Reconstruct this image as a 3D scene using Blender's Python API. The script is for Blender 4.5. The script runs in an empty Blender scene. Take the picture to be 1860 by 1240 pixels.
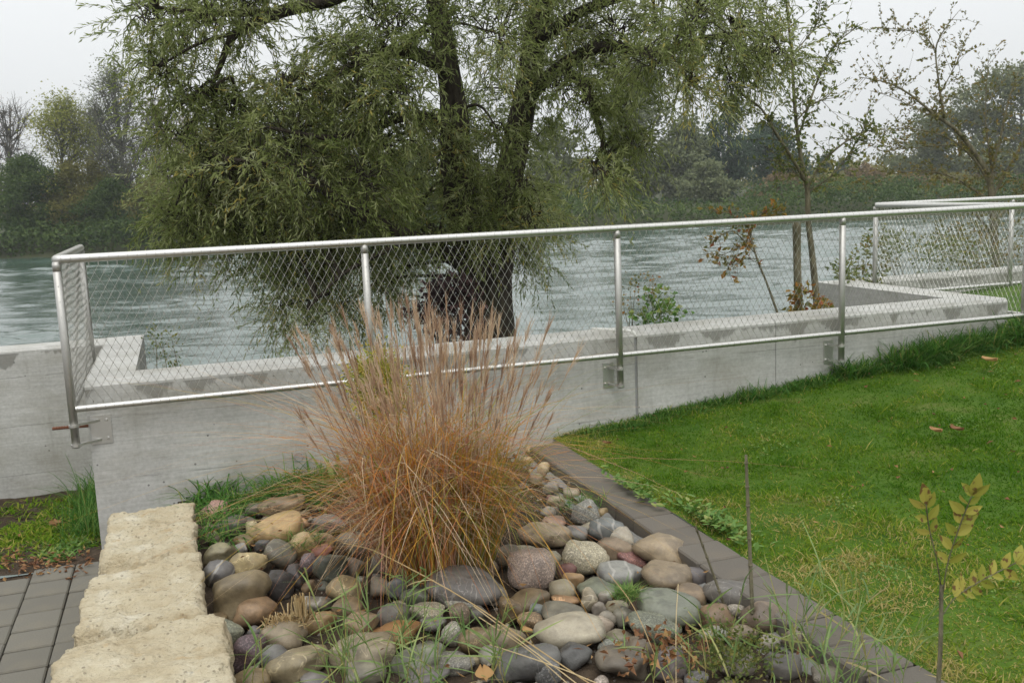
import bpy, bmesh, math, random
import numpy as np
from mathutils import Matrix, Vector

random.seed(7)
RNG = np.random.default_rng(11)
S = bpy.context.scene
COL = S.collection
EYE_H = 1.6

# ------------------------------------------------------------------ camera
F_PX, PITCH, ROLL, YAW = 1797.5, 0.152239, -0.0406, 0.320598
CAM = np.array([0.5786, -5.3946, EYE_H])
cp, sp, cr, sr = math.cos(PITCH), math.sin(PITCH), math.cos(ROLL), math.sin(ROLL)
ca, sa = math.cos(YAW), math.sin(YAW)
def y2w(v):                       # camera-heading frame -> world frame (x along the railing)
    v = np.asarray(v, float)
    return np.stack([v[..., 0]*ca + v[..., 1]*sa, -v[..., 0]*sa + v[..., 1]*ca, v[..., 2]], -1)
_fw = np.array([0, cp, -sp]); _u0 = np.array([0, sp, cp]); _r0 = np.array([1., 0, 0])
FW, RT, UP = y2w(_fw), y2w(cr*_r0 + sr*_u0), y2w(-sr*_r0 + cr*_u0)
HEAD = y2w([0, 1., 0]); SIDE = y2w([1., 0, 0])
cd = bpy.data.cameras.new("camera"); cam = bpy.data.objects.new("camera", cd); COL.objects.link(cam)
cd.sensor_width = 36; cd.sensor_fit = 'HORIZONTAL'; cd.lens = F_PX/1860*36
cd.clip_start = 0.05; cd.clip_end = 3000
cd.dof.use_dof = True; cd.dof.focus_distance = 5.0; cd.dof.aperture_fstop = 8.0
M = Matrix(((RT[0], UP[0], -FW[0], CAM[0]), (RT[1], UP[1], -FW[1], CAM[1]), (RT[2], UP[2], -FW[2], CAM[2]), (0, 0, 0, 1)))
cam.matrix_world = M
S.camera = cam
def ray(x, y): return FW + (x-930)/F_PX*RT - (y-620)/F_PX*UP
def GZ(x, y, z=0.1):              # point of the horizontal plane z seen at a photo pixel
    k = ray(x, y); return CAM + k*((z-CAM[2])/k[2])
def WN(x, y, n):                  # point of the upright plane parallel to the railing
    k = ray(x, y); return CAM + k*((n-CAM[1])/k[1])
def WD(x, y, d):                  # point d metres ahead
    k = ray(x, y); return CAM + k*(d/(k@HEAD))

# ------------------------------------------------------------------ world, sun, exposure
w = bpy.data.worlds.new("World"); S.world = w; w.use_nodes = True
nt = w.node_tree; nt.nodes.clear()
SUN_EL, SUN_AZ = math.radians(62), math.radians(205)
sky = nt.nodes.new('ShaderNodeTexSky'); sky.sky_type = 'NISHITA'; sky.sun_disc = False
sky.sun_elevation = SUN_EL; sky.sun_rotation = SUN_AZ; sky.dust_density = 4.0; sky.air_density = 1.0
hs = nt.nodes.new('ShaderNodeHueSaturation'); hs.inputs['Saturation'].default_value = 0.12
mx = nt.nodes.new('ShaderNodeMix'); mx.data_type = 'RGBA'; mx.inputs[0].default_value = 0.88
mx.inputs[7].default_value = (8.0, 8.2, 8.3, 1)
bg = nt.nodes.new('ShaderNodeBackground'); bg.inputs['Strength'].default_value = 0.10
wo = nt.nodes.new('ShaderNodeOutputWorld')
nt.links.new(sky.outputs[0], hs.inputs['Color']); nt.links.new(hs.outputs[0], mx.inputs[6])
tcw = nt.nodes.new('ShaderNodeTexCoord'); sxz = nt.nodes.new('ShaderNodeSeparateXYZ'); nt.links.new(tcw.outputs['Generated'], sxz.inputs[0])
mr = nt.nodes.new('ShaderNodeMapRange'); mr.inputs['From Min'].default_value = 0; mr.inputs['From Max'].default_value = 1
mr.inputs['To Min'].default_value = 1.0; mr.inputs['To Max'].default_value = 2.3; nt.links.new(sxz.outputs['Z'], mr.inputs['Value'])   # overcast: brighter towards the zenith
vm = nt.nodes.new('ShaderNodeVectorMath'); vm.operation = 'SCALE'; nt.links.new(mx.outputs[2], vm.inputs[0]); nt.links.new(mr.outputs[0], vm.inputs['Scale'])
nt.links.new(vm.outputs[0], bg.inputs[0]); nt.links.new(bg.outputs[0], wo.inputs[0])
sl = bpy.data.lights.new("sun", 'SUN'); sl.energy = 1.0; sl.angle = math.radians(35); sl.color = (1, 0.97, 0.92)
sun = bpy.data.objects.new("sun", sl); COL.objects.link(sun)
sd = Vector((math.sin(SUN_AZ)*math.cos(SUN_EL), math.cos(SUN_AZ)*math.cos(SUN_EL), math.sin(SUN_EL)))
sun.rotation_euler = sd.to_track_quat('Z', 'Y').to_euler(); sun.location = (0, -8, 20)
S.view_settings.view_transform = 'Standard'; S.view_settings.look = 'None'
S.view_settings.exposure = 0.0; S.view_settings.gamma = 1.0; S.view_settings.use_curve_mapping = False
S.render.engine = 'CYCLES'
S.cycles.use_denoising = True
S.cycles.max_bounces = 6; S.cycles.diffuse_bounces = 3; S.cycles.glossy_bounces = 3
S.cycles.transmission_bounces = 3; S.cycles.transparent_max_bounces = 8; S.cycles.volume_bounces = 1

# ------------------------------------------------------------------ helpers
def link(o): COL.objects.link(o); return o
def tag(o, label=None, cat=None, group=None, kind=None):
    if label: o["label"] = label
    if cat: o["category"] = cat
    if group: o["group"] = group
    if kind: o["kind"] = kind
    return o
def empty(name, loc, label, cat, group=None):
    o = bpy.data.objects.new(name, None); link(o); o.location = loc; o.empty_display_size = 0.1
    return tag(o, label, cat, group)
def obj(name, me, mat=None, parent=None, loc=None):
    o = bpy.data.objects.new(name, me); link(o)
    if mat is not None and len(me.materials) == 0: me.materials.append(mat)
    if loc is not None: o.location = loc
    if parent is not None:
        o.parent = parent
        if loc is None: o.location = -Vector(world_loc(parent))
    return o
def world_loc(o):
    v = Vector(o.location)
    while o.parent is not None: o = o.parent; v += Vector(o.location)
    return v
def mesh_np(name, V, quads=None, tris=None, attrs=None, smooth=False):
    V = np.asarray(V, np.float32).reshape(-1, 3)
    q = np.zeros((0, 4), np.int32) if quads is None else np.asarray(quads, np.int32).reshape(-1, 4)
    t = np.zeros((0, 3), np.int32) if tris is None else np.asarray(tris, np.int32).reshape(-1, 3)
    me = bpy.data.meshes.new(name)
    me.vertices.add(len(V)); me.vertices.foreach_set("co", V.ravel())
    nl = q.size + t.size
    me.loops.add(nl); me.loops.foreach_set("vertex_index", np.concatenate([q.ravel(), t.ravel()]))
    me.polygons.add(len(q)+len(t))
    st = np.concatenate([np.arange(len(q))*4, q.size + np.arange(len(t))*3]).astype(np.int32)
    me.polygons.foreach_set("loop_start", st)
    me.polygons.foreach_set("use_smooth", np.full(len(q)+len(t), smooth))
    me.update(calc_edges=True)
    for k, a in (attrs or {}).items():
        at = me.attributes.new(k, 'FLOAT', 'POINT'); at.data.foreach_set("value", np.asarray(a, np.float32))
    return me
def _hash(i, j, k, s):
    h = (i*374761393 + j*668265263 + k*2147483647 + s*974634779) & 0xffffffff
    h = ((h ^ (h >> 13))*1274126177) & 0xffffffff
    h = (h ^ (h >> 16)) & 0xffffffff
    return h/4294967295.0
def vnoise(P, sc=1.0, seed=0):    # smooth value noise in [-1, 1]
    P = np.asarray(P, float)*sc
    i = np.floor(P).astype(np.int64); f = P-i; f = f*f*(3-2*f)
    r = 0
    for a in (0, 1):
        for b in (0, 1):
            for c in (0, 1):
                wt = (f[..., 0] if a else 1-f[..., 0])*(f[..., 1] if b else 1-f[..., 1])*(f[..., 2] if c else 1-f[..., 2])
                r = r + wt*_hash(i[..., 0]+a, i[..., 1]+b, i[..., 2]+c, seed)
    return r*2-1
def fbm(P, sc, seed=0, oct=3): return sum(vnoise(P, sc*2**o, seed+o*17)/2**o for o in range(oct))
def unit(v): return v/np.maximum(np.linalg.norm(v, axis=-1, keepdims=True), 1e-9)
def rdir(n): return unit(RNG.normal(size=(n, 3)))
class Acc:                        # collects pieces of one mesh
    def __init__(s): s.V = []; s.Q = []; s.T = []; s.A = []; s.n = 0
    def add(s, V, Q=None, T=None, a=0.5):
        V = np.asarray(V, float).reshape(-1, 3)
        if Q is not None and len(Q): s.Q.append(np.asarray(Q).reshape(-1, 4)+s.n)
        if T is not None and len(T): s.T.append(np.asarray(T).reshape(-1, 3)+s.n)
        s.V.append(V); s.A.append(np.broadcast_to(np.asarray(a, float), (len(V),))); s.n += len(V)
    def mesh(s, name, smooth=False):
        if not s.V: return mesh_np(name, np.zeros((0, 3)))
        return mesh_np(name, np.concatenate(s.V), np.concatenate(s.Q) if s.Q else None,
                       np.concatenate(s.T) if s.T else None, {"rnd": np.concatenate(s.A)}, smooth)
def prisms(acc, A, B, r0, r1=None, sides=4, a=0.5):
    A = np.asarray(A, float).reshape(-1, 3); B = np.asarray(B, float).reshape(-1, 3); n = len(A)
    if n == 0: return
    r0 = np.broadcast_to(r0, (n,)); r1 = r0 if r1 is None else np.broadcast_to(r1, (n,))
    d = unit(B-A); h = np.where(np.abs(d[:, 2:3]) > .9, np.array([[1., 0, 0]]), np.array([[0, 0, 1.]]))
    x = unit(np.cross(d, h)); y = np.cross(d, x)
    th = np.arange(sides)/sides*2*np.pi
    ring = x[:, None]*np.cos(th)[None, :, None] + y[:, None]*np.sin(th)[None, :, None]
    V = np.concatenate([A[:, None]+ring*r0[:, None, None], B[:, None]+ring*r1[:, None, None]], 1)
    k = np.arange(sides); q = np.stack([k, (k+1) % sides, sides+(k+1) % sides, sides+k], 1)
    Q = (np.arange(n)*2*sides)[:, None, None]+q[None]
    acc.add(V, Q.reshape(-1, 4), None, np.repeat(np.broadcast_to(a, (n,)), 2*sides))
def smooth_path(pts, n=6):        # Catmull-Rom through (x,y,z,r) rows
    P = np.asarray(pts, float); P = np.vstack([2*P[0]-P[1], P, 2*P[-1]-P[-2]]); out = []
    for i in range(1, len(P)-2):
        for t in np.arange(n)/n:
            a, b, c, d = P[i-1], P[i], P[i+1], P[i+2]
            out.append(.5*((2*b)+(c-a)*t+(2*a-5*b+4*c-d)*t*t+(3*b-a-3*c+d)*t**3))
    out.append(P[-2]); return np.array(out)
def tube(acc, pts, radii, sides=10, rough=0.0, cap=True, a=0.5, seed=0):
    P = np.asarray(pts, float); n = len(P); R = np.broadcast_to(np.asarray(radii, float), (n,))
    T = unit(np.gradient(P, axis=0)); ref = np.array([0, 0, 1.]) if abs(T[0][2]) < .9 else np.array([1., 0, 0])
    x = unit(np.cross(T[0], ref)); V = []
    th = np.arange(sides)/sides*2*np.pi
    for i in range(n):
        x = x - T[i]*(x@T[i]); x = x/np.linalg.norm(x); y = np.cross(T[i], x)
        rr = R[i]*np.ones(sides)
        ring = x[None]*np.cos(th)[:, None]+y[None]*np.sin(th)[:, None]
        if rough: rr = rr*(1+rough*fbm(P[i]*np.array([1, 1, .25])+ring*.22, 6.0, seed))
        V.append(P[i]+ring*rr[:, None])
    V = np.concatenate(V); k = np.arange(sides)
    q = np.stack([k, (k+1) % sides, sides+(k+1) % sides, sides+k], 1)
    Q = (np.arange(n-1)*sides)[:, None, None]+q[None]; T_ = None
    if cap:
        V = np.vstack([V, P[0], P[-1]]); c0, c1 = n*sides, n*sides+1
        T_ = np.concatenate([np.stack([np.full(sides, c0), (k+1) % sides, k], 1),
                             np.stack([np.full(sides, c1), (n-1)*sides+k, (n-1)*sides+(k+1) % sides], 1)])
    acc.add(V, Q.reshape(-1, 4), T_, a)
def leaves(acc, P, D, L, Wd, fold=0.25, a=None, N=None):   # folded pointed leaves
    n = len(P)
    if n == 0: return
    D = unit(D); N = rdir(n) if N is None else N
    x = unit(np.cross(D, N)); y = np.cross(x, D)
    L = np.broadcast_to(L, (n,))[:, None]; Wd = np.broadcast_to(Wd, (n,))[:, None]
    m = P + D*L*.45
    V = np.stack([P, m-x*Wd*.5+y*Wd*fold, P+D*L-y*L*.06, m+x*Wd*.5+y*Wd*fold], 1)
    b = np.arange(n)*4
    T = np.stack([np.stack([b, b+1, b+2], 1), np.stack([b, b+2, b+3], 1)], 1)
    a = RNG.random(n) if a is None else np.broadcast_to(a, (n,))
    acc.add(V, None, T.reshape(-1, 3), np.repeat(a, 4))
def broad_leaves(acc, P, D, L, Wd, N, a=None):
    n = len(P); D = unit(D); x = unit(np.cross(D, N)); y = np.cross(x, D); L = np.broadcast_to(L, (n,))[:, None]; Wd = np.broadcast_to(Wd, (n,))[:, None]
    prof = [(.10, .45), (.30, .95), (.52, 1.0), (.75, .66), (.90, .28)]; rows = [P[:, None]]
    for s, w_ in prof:
        m = P+D*L*s-y*L*.10*s*s; rows.append(np.stack([m-x*Wd*.5*w_+y*Wd*.13*w_, m, m+x*Wd*.5*w_+y*Wd*.13*w_], 1))
    rows.append((P+D*L-y*L*.10)[:, None]); V = np.concatenate(rows, 1); m = V.shape[1]; b = (np.arange(n)*m)[:, None, None]
    T = np.array([[0, 1, 2], [0, 2, 3], [13, 16, 14], [14, 16, 15]])[None]+b
    Q = np.array([[1+3*i+k, 4+3*i+k, 5+3*i+k, 2+3*i+k] for i in range(4) for k in (0, 1)])[None]+b
    a = RNG.random(n) if a is None else np.broadcast_to(a, (n,)); acc.add(V, Q.reshape(-1, 4), T.reshape(-1, 3), np.repeat(a, m))
def ribbons(acc, root, d0, L, Wd, bend, segs=4, a=None, taper=0.15, face=None, curl=None):
    n = len(root)
    if n == 0: return
    d0 = unit(d0); L = np.broadcast_to(L, (n,))[:, None]; Wd = np.broadcast_to(Wd, (n,))[:, None]
    side = unit(np.cross(d0, bend+1e-4*rdir(n))) if face is None else face
    rows = []
    for i in range(segs+1):
        s = i/segs
        c = root + L*(s*d0 + s*s*bend)
        if curl is not None: c = c + L*curl*max(0, s-.45)**2*2.2
        wd = Wd*(np.interp(s, [0, .3, .7, 1], [.7, 1, .75, taper]))
        if i == segs: rows.append(c[:, None])
        else: rows.append(np.stack([c-side*wd/2, c+side*wd/2], 1))
    V = np.concatenate(rows, 1); m = V.shape[1]; b = (np.arange(n)*m)[:, None, None]
    Q = np.array([[2*i, 2*i+1, 2*i+3, 2*i+2] for i in range(segs-1)]).reshape(1, -1, 4)+b if segs > 1 else None
    T = np.array([[2*segs-2, 2*segs-1, 2*segs]]).reshape(1, 1, 3)+b
    a = RNG.random(n) if a is None else np.broadcast_to(a, (n,))
    acc.add(V, None if Q is None else Q.reshape(-1, 4), T.reshape(-1, 3), np.repeat(a, m))
def box_mesh(name, sx, sy, sz, bev=0.0, org=(0, 0, 0), seg=1):
    bm = bmesh.new(); bmesh.ops.create_cube(bm, size=1)
    for v in bm.verts: v.co = Vector((v.co.x*sx+org[0], v.co.y*sy+org[1], v.co.z*sz+org[2]))
    if bev: bmesh.ops.bevel(bm, geom=bm.edges[:], offset=bev, segments=seg, affect='EDGES')
    me = bpy.data.meshes.new(name); bm.to_mesh(me); bm.free(); return me
def box_acc(acc, lo, hi):
    lo, hi = np.array(lo, float), np.array(hi, float)
    V = np.array([[(hi if i & 1 else lo)[0], (hi if i & 2 else lo)[1], (hi if i & 4 else lo)[2]] for i in range(8)])
    acc.add(V, [[0, 2, 3, 1], [4, 5, 7, 6], [0, 1, 5, 4], [2, 6, 7, 3], [0, 4, 6, 2], [1, 3, 7, 5]])
def grid_mesh(name, xs, ys, zf, smooth=True, attrs=None):
    X, Y = np.meshgrid(xs, ys); Z = zf(X, Y); V = np.stack([X, Y, Z], -1).reshape(-1, 3)
    nx, ny = len(xs), len(ys); i = np.arange(nx-1)[None]+np.arange(ny-1)[:, None]*nx
    return mesh_np(name, V, np.stack([i, i+1, i+1+nx, i+nx], -1).reshape(-1, 4), None, attrs, smooth)

# ------------------------------------------------------------------ materials
class NB:
    def __init__(s, name):
        s.m = bpy.data.materials.new(name); s.m.use_nodes = True; s.t = s.m.node_tree
        s.b = s.t.nodes["Principled BSDF"]; s.out = s.t.nodes["Material Output"]
    def n(s, ty, **kw):
        nd = s.t.nodes.new(ty)
        for k, v in kw.items(): setattr(nd, k, v)
        return nd
    def l(s, a, b): s.t.links.new(a, b)
    def coord(s, scale=(1, 1, 1), rot=(0, 0, 0), kind='Object'):
        tc = s.n('ShaderNodeTexCoord'); mp = s.n('ShaderNodeMapping'); mp.inputs['Scale'].default_value = scale
        mp.inputs['Rotation'].default_value = rot
        s.l(tc.outputs[kind], mp.inputs[0]); return mp.outputs[0]
    def noise(s, vec, scale, detail=4, rough=.55, dist=0):
        nd = s.n('ShaderNodeTexNoise'); nd.inputs['Scale'].default_value = scale; nd.inputs['Detail'].default_value = detail
        nd.inputs['Roughness'].default_value = rough; nd.inputs['Distortion'].default_value = dist
        if vec is not None: s.l(vec, nd.inputs['Vector'])
        return nd.outputs['Fac']
    def ramp(s, fac, stops, interp='LINEAR'):
        nd = s.n('ShaderNodeValToRGB'); nd.color_ramp.interpolation = interp
        while len(nd.color_ramp.elements) < len(stops): nd.color_ramp.elements.new(.5)
        for e, (p, c) in zip(nd.color_ramp.elements, stops):
            e.position = p; e.color = (c, c, c, 1) if np.isscalar(c) else (*c, 1)
        s.l(fac, nd.inputs[0]); return nd.outputs[0]
    def mix(s, fac, a, b, mode='MIX'):
        nd = s.n('ShaderNodeMix', data_type='RGBA', blend_type=mode)
        for inp, v in ((nd.inputs[0], fac), (nd.inputs[6], a), (nd.inputs[7], b)):
            if hasattr(v, 'links'): s.l(v, inp)
            elif np.isscalar(v): inp.default_value = v if inp == nd.inputs[0] else (v, v, v, 1)
            else: inp.default_value = (*v, 1)
        return nd.outputs[2]
    def math(s, op, a, b=0.0):
        nd = s.n('ShaderNodeMath', operation=op)
        for inp, v in ((nd.inputs[0], a), (nd.inputs[1], b)):
            if hasattr(v, 'links'): s.l(v, inp)
            else: inp.default_value = v
        return nd.outputs[0]
    def attr(s, name='rnd'):
        nd = s.n('ShaderNodeAttribute'); nd.attribute_name = name; return nd.outputs['Fac']
    def bump(s, h, strength=.3, dist=.01):
        nd = s.n('ShaderNodeBump'); nd.inputs['Strength'].default_value = strength; nd.inputs['Distance'].default_value = dist
        s.l(h, nd.inputs['Height']); s.l(nd.outputs[0], s.b.inputs['Normal'])
    def fin(s, col=None, rough=.7, metal=0.0, spec=.5, trans=0.0):
        if col is not None:
            if hasattr(col, 'links'): s.l(col, s.b.inputs['Base Color'])
            else: s.b.inputs['Base Color'].default_value = (*col, 1)
        if hasattr(rough, 'links'): s.l(rough, s.b.inputs['Roughness'])
        else: s.b.inputs['Roughness'].default_value = rough
        s.b.inputs['Metallic'].default_value = metal
        s.b.inputs['Specular IOR Level'].default_value = spec
        if trans:                 # thin leaves let light through
            td = s.n('ShaderNodeBsdfTranslucent'); ms = s.n('ShaderNodeMixShader'); ms.inputs[0].default_value = trans
            if hasattr(col, 'links'): s.l(col, td.inputs[0])
            else: td.inputs[0].default_value = (*col, 1)
            s.l(s.b.outputs[0], ms.inputs[1]); s.l(td.outputs[0], ms.inputs[2]); s.l(ms.outputs[0], s.out.inputs[0])
        return s.m
def leaf_mat(name, stops, trans=.3, rough=.55, spec=.4):
    b = NB(name); return b.fin(b.ramp(b.attr(), stops), rough, 0, spec, trans)
def plain(name, col, rough=.7, metal=0, spec=.5, var=.25, scale=30):
    b = NB(name); v = b.coord(); n = b.noise(v, scale)
    c = b.mix(n, tuple(x*(1-var) for x in col), tuple(min(1, x*(1+var)) for x in col))
    b.bump(n, .15, .003); return b.fin(c, rough, metal, spec)

def m_concrete(name, stains=True):
    b = NB(name); v = b.coord()
    big = b.noise(v, 1.7, 5, .6); fine = b.noise(v, 55, 3)
    grain = b.noise(b.coord((3, 3, 60)), 1.6, 4, .6)
    c = b.ramp(big, [(.3, (.36, .35, .31)), (.5, (.49, .48, .435)), (.7, (.59, .58, .535))])
    c = b.mix(.35, c, b.ramp(grain, [(.35, (.33, .325, .30)), (.65, (.58, .575, .54))]), 'MIX')
    c = b.mix(.25, c, b.ramp(fine, [(.3, .25), (.7, .6)]), 'MIX')
    sep = b.n('ShaderNodeSeparateXYZ'); b.l(v, sep.inputs[0]); z = sep.outputs['Z']
    # formwork board joints, hairline, every 0.33 m below the top
    zw = b.math('ADD', z, b.math('MULTIPLY', b.noise(b.coord((1, 1, 1)), 2.5, 2), .012))
    fr = b.math('FRACT', b.math('DIVIDE', b.math('ADD', zw, 2.956), .33))
    ln = b.math('LESS_THAN', b.math('ABSOLUTE', b.math('SUBTRACT', fr, .5)), .012)
    brk = b.ramp(b.noise(b.coord((1, 1, 6)), 4, 3), [(.42, 0.0), (.55, 1.0)])
    lnf = b.math('MULTIPLY', ln, brk)
    c = b.mix(b.math('MULTIPLY', lnf, .26), c, (.10, .10, .09))
    # blow holes
    vo = b.n('ShaderNodeTexVoronoi'); vo.inputs['Scale'].default_value = 13; b.l(v, vo.inputs['Vector'])
    hole = b.math('LESS_THAN', vo.outputs['Distance'], .075)
    hole = b.math('MULTIPLY', hole, b.math('GREATER_THAN', b.noise(v, 3.1, 2), .53))
    c = b.mix(b.math('MULTIPLY', hole, .75), c, (.09, .09, .085))
    if stains:                    # wet streaks hanging from the coping edge
        depth = b.math('SUBTRACT', .665, z)
        edge = b.math('MULTIPLY', b.math('SUBTRACT', b.math('ADD', b.noise(b.coord((1, 1, .25)), 5.5, 4, .6), b.math('MULTIPLY', b.noise(b.coord((1, 0, 0)), .8, 1), .5)), .70), .45)
        mrs = b.n('ShaderNodeMapRange'); b.l(b.math('SUBTRACT', edge, depth), mrs.inputs['Value']); mrs.inputs['From Max'].default_value = .018; st = mrs.outputs[0]
        ab = b.math('GREATER_THAN', depth, 0.0)
        c = b.mix(b.math('MULTIPLY', b.math('MULTIPLY', st, ab), .7), c, (.16, .155, .135))
    low = b.noise(b.coord((1, 1, 2)), 2.2, 4, .6)
    c = b.mix(b.math('MULTIPLY', b.ramp(low, [(.46, 0.0), (.72, 1.0)]), .55), c, (.25, .23, .175))
    drip = b.noise(b.coord((9, 9, .6)), 1.2, 4, .6); c = b.mix(b.math('MULTIPLY', b.ramp(drip, [(.56, 0.0), (.72, 1.0)]), .35), c, (.20, .19, .155))
    h = b.math('SUBTRACT', b.math('ADD', b.math('MULTIPLY', fine, .3), b.math('MULTIPLY', grain, .5)), b.math('ADD', b.math('MULTIPLY', hole, 1.5), lnf))
    b.bump(h, .35, .006); return b.fin(c, .82, 0, .35)
def m_limestone():
    b = NB("limestone"); v = b.coord()
    n1 = b.noise(v, 5, 6, .65); n2 = b.noise(v, 60, 4, .6); n3 = b.noise(v, 14, 4)
    c = b.ramp(n1, [(.28, (.36, .285, .17)), (.42, (.50, .42, .28)), (.56, (.57, .50, .355)), (.72, (.70, .65, .52))])
    c = b.mix(b.ramp(n3, [(.6, 0.0), (.78, .55)]), c, (.46, .29, .12))
    c = b.mix(b.ramp(n2, [(.62, 0.0), (.75, .6)]), c, (.22, .175, .11))
    c = b.mix(b.ramp(b.noise(b.coord((1, 1, 1), (.4, .2, .9)), 24, 3), [(.66, 0.0), (.74, .5)]), c, (.30, .29, .26))
    n4 = b.noise(b.coord((1, 2.2, 1), (0, 0, .5)), 30, 5, .7); c = b.mix(b.ramp(n4, [(.58, 0.0), (.68, .6)]), c, (.25, .20, .13)); vp = b.n('ShaderNodeTexVoronoi'); vp.inputs['Scale'].default_value = 38; b.l(v, vp.inputs['Vector']); pit = b.math('MULTIPLY', b.math('LESS_THAN', vp.outputs['Distance'], .2), b.math('GREATER_THAN', n1, .5)); c = b.mix(b.math('MULTIPLY', pit, .55), c, (.16, .13, .09))
    b.bump(b.math('ADD', b.math('ADD', n2, b.math('MULTIPLY', n4, 1.5)), b.math('MULTIPLY', n1, 2.0)), .9, .016); return b.fin(c, .9, 0, .2)
def m_paver(name, base):
    b = NB(name); oi = b.n('ShaderNodeObjectInfo'); v = b.coord(kind='Object')
    n = b.noise(v, 130, 3, .7); n2 = b.noise(v, 6, 4)
    c = b.mix(n, tuple(x*.72 for x in base), tuple(x*1.3 for x in base))
    c = b.mix(b.math('MULTIPLY', oi.outputs['Random'], .45), c, tuple(x*.72 for x in base))
    c = b.mix(b.ramp(n2, [(.5, 0.0), (.8, .35)]), c, (base[0]*1.5, base[1]*1.35, base[2]*1.1))
    b.bump(n, .35, .003); return b.fin(c, .85, 0, .3)
def m_cobble(name, mode):
    b = NB(name); oi = b.n('ShaderNodeObjectInfo'); v0 = b.coord(kind='Object')
    ad = b.n('ShaderNodeVectorMath', operation='ADD'); b.l(v0, ad.inputs[0])
    cmb = b.n('ShaderNodeCombineXYZ'); r37 = b.math('MULTIPLY', oi.outputs['Random'], 37.0)
    for i in range(3): b.l(r37, cmb.inputs[i])
    b.l(cmb.outputs[0], ad.inputs[1]); v = ad.outputs[0]
    col = oi.outputs['Color']; n1 = b.noise(v, 14, 5, .6); n2 = b.noise(v, 120, 3, .7)
    c = b.mix(b.ramp(n1, [(.3, 0.0), (.7, 1.0)]), b.mix(1.0, col, (.50, .48, .46), 'MULTIPLY'), b.mix(1.0, col, (1.12, 1.08, .98), 'MULTIPLY'))
    rough = .42
    if mode == 'smooth':
        c = b.mix(b.ramp(n2, [(.55, 0.0), (.8, .35)]), c, b.mix(1.0, col, (.5, .5, .5), 'MULTIPLY'))
        wet = b.ramp(b.noise(v, 7, 3), [(.5, 0.0), (.53, 1.0)])   # tide line of dried lime
        c = b.mix(b.math('MULTIPLY', wet, .16), c, b.mix(1.0, col, (1.7, 1.65, 1.5), 'MULTIPLY'))
        blot = b.ramp(b.noise(v, 30, 5, .7), [(.42, 0.0), (.62, 1.0)]); c = b.mix(b.math('MULTIPLY', blot, .35), c, b.mix(1.0, col, (.52, .47, .40), 'MULTIPLY'))
        rough = b.ramp(n1, [(.3, .36), (.7, .62)])
        vn = b.math('ABSOLUTE', b.math('SUBTRACT', b.noise(v, 9, 3, .55, .6), .5)); vein = b.math('MULTIPLY', b.math('LESS_THAN', vn, .007), b.math('GREATER_THAN', oi.outputs['Random'], .82)); c = b.mix(b.math('MULTIPLY', vein, .5), c, b.mix(1.0, col, (2.0, 1.95, 1.85), 'MULTIPLY'))
    if mode == 'speckled':
        sp_ = b.ramp(b.noise(v, 190, 3, .6), [(.46, 1.0), (.54, 0.0)])
        c = b.mix(b.math('MULTIPLY', sp_, .6), c, b.mix(1.0, col, (.28, .28, .28), 'MULTIPLY'))
        wsp = b.ramp(b.noise(v, 150, 3, .6), [(.56, 0.0), (.64, 1.0)])
        c = b.mix(b.math('MULTIPLY', wsp, .55), c, b.mix(1.0, col, (1.9, 1.85, 1.8), 'MULTIPLY')); rough = .55
    if mode == 'banded':
        wv = b.n('ShaderNodeTexWave'); wv.inputs['Scale'].default_value = 5; wv.inputs['Distortion'].default_value = 6
        wv.inputs['Detail'].default_value = 3; b.l(v, wv.inputs['Vector'])
        c = b.mix(b.ramp(wv.outputs['Fac'], [(.93, 0.0), (.985, .6)]), c, (.42, .40, .36))
    b.bump(b.math('ADD', b.math('MULTIPLY', n2, .5), n1), .45, .008); return b.fin(c, rough, 0, .5)
def m_metal():
    b = NB("stainless_steel"); v = b.coord(); n = b.noise(b.coord((40, 40, 40)), 3, 3)
    c = b.mix(n, (.55, .54, .51), (.66, .65, .62)); return b.fin(c, b.ramp(n, [(.3, .36), (.7, .50)]), 1.0)
def m_soil():
    b = NB("soil"); v = b.coord(); n = b.noise(v, 9, 6, .7); n2 = b.noise(v, 90, 3)
    c = b.ramp(n, [(.3, (.028, .02, .013)), (.6, (.07, .05, .033)), (.8, (.12, .09, .06))])
    b.bump(b.math('ADD', n, n2), .8, .02); return b.fin(c, .95, 0, .2)
def m_turf():
    b = NB("turf"); v = b.coord(); n = b.noise(v, 3, 5, .65); n2 = b.noise(v, 80, 3)
    c = b.ramp(n, [(.3, (.04, .095, .008)), (.55, (.07, .13, .012)), (.75, (.13, .14, .04))])
    b.bump(n2, .8, .02); return b.fin(c, .95, 0, .2)
def m_water():
    b = NB("river_water")
    h2 = b.noise(b.coord((2.2, 8, 1), (0, 0, YAW)), 1.0, 3, .6, .3)
    b.bump(h2, .8, .022)
    b.b.inputs['IOR'].default_value = 1.62
    return b.fin((.055, .088, .070), .07, 0, .5)
def m_bark(name, a, c_):
    b = NB(name); n = b.noise(b.coord((9, 9, 2)), 3, 6, .7); n2 = b.noise(b.coord(), 5, 4)
    c = b.mix(b.ramp(n, [(.35, 0.0), (.65, 1.0)]), a, c_)
    c = b.mix(b.ramp(n2, [(.6, 0.0), (.75, .5)]), c, (.07, .08, .035))
    b.bump(n, 1.0, .03); return b.fin(c, .95, 0, .2)

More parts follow.
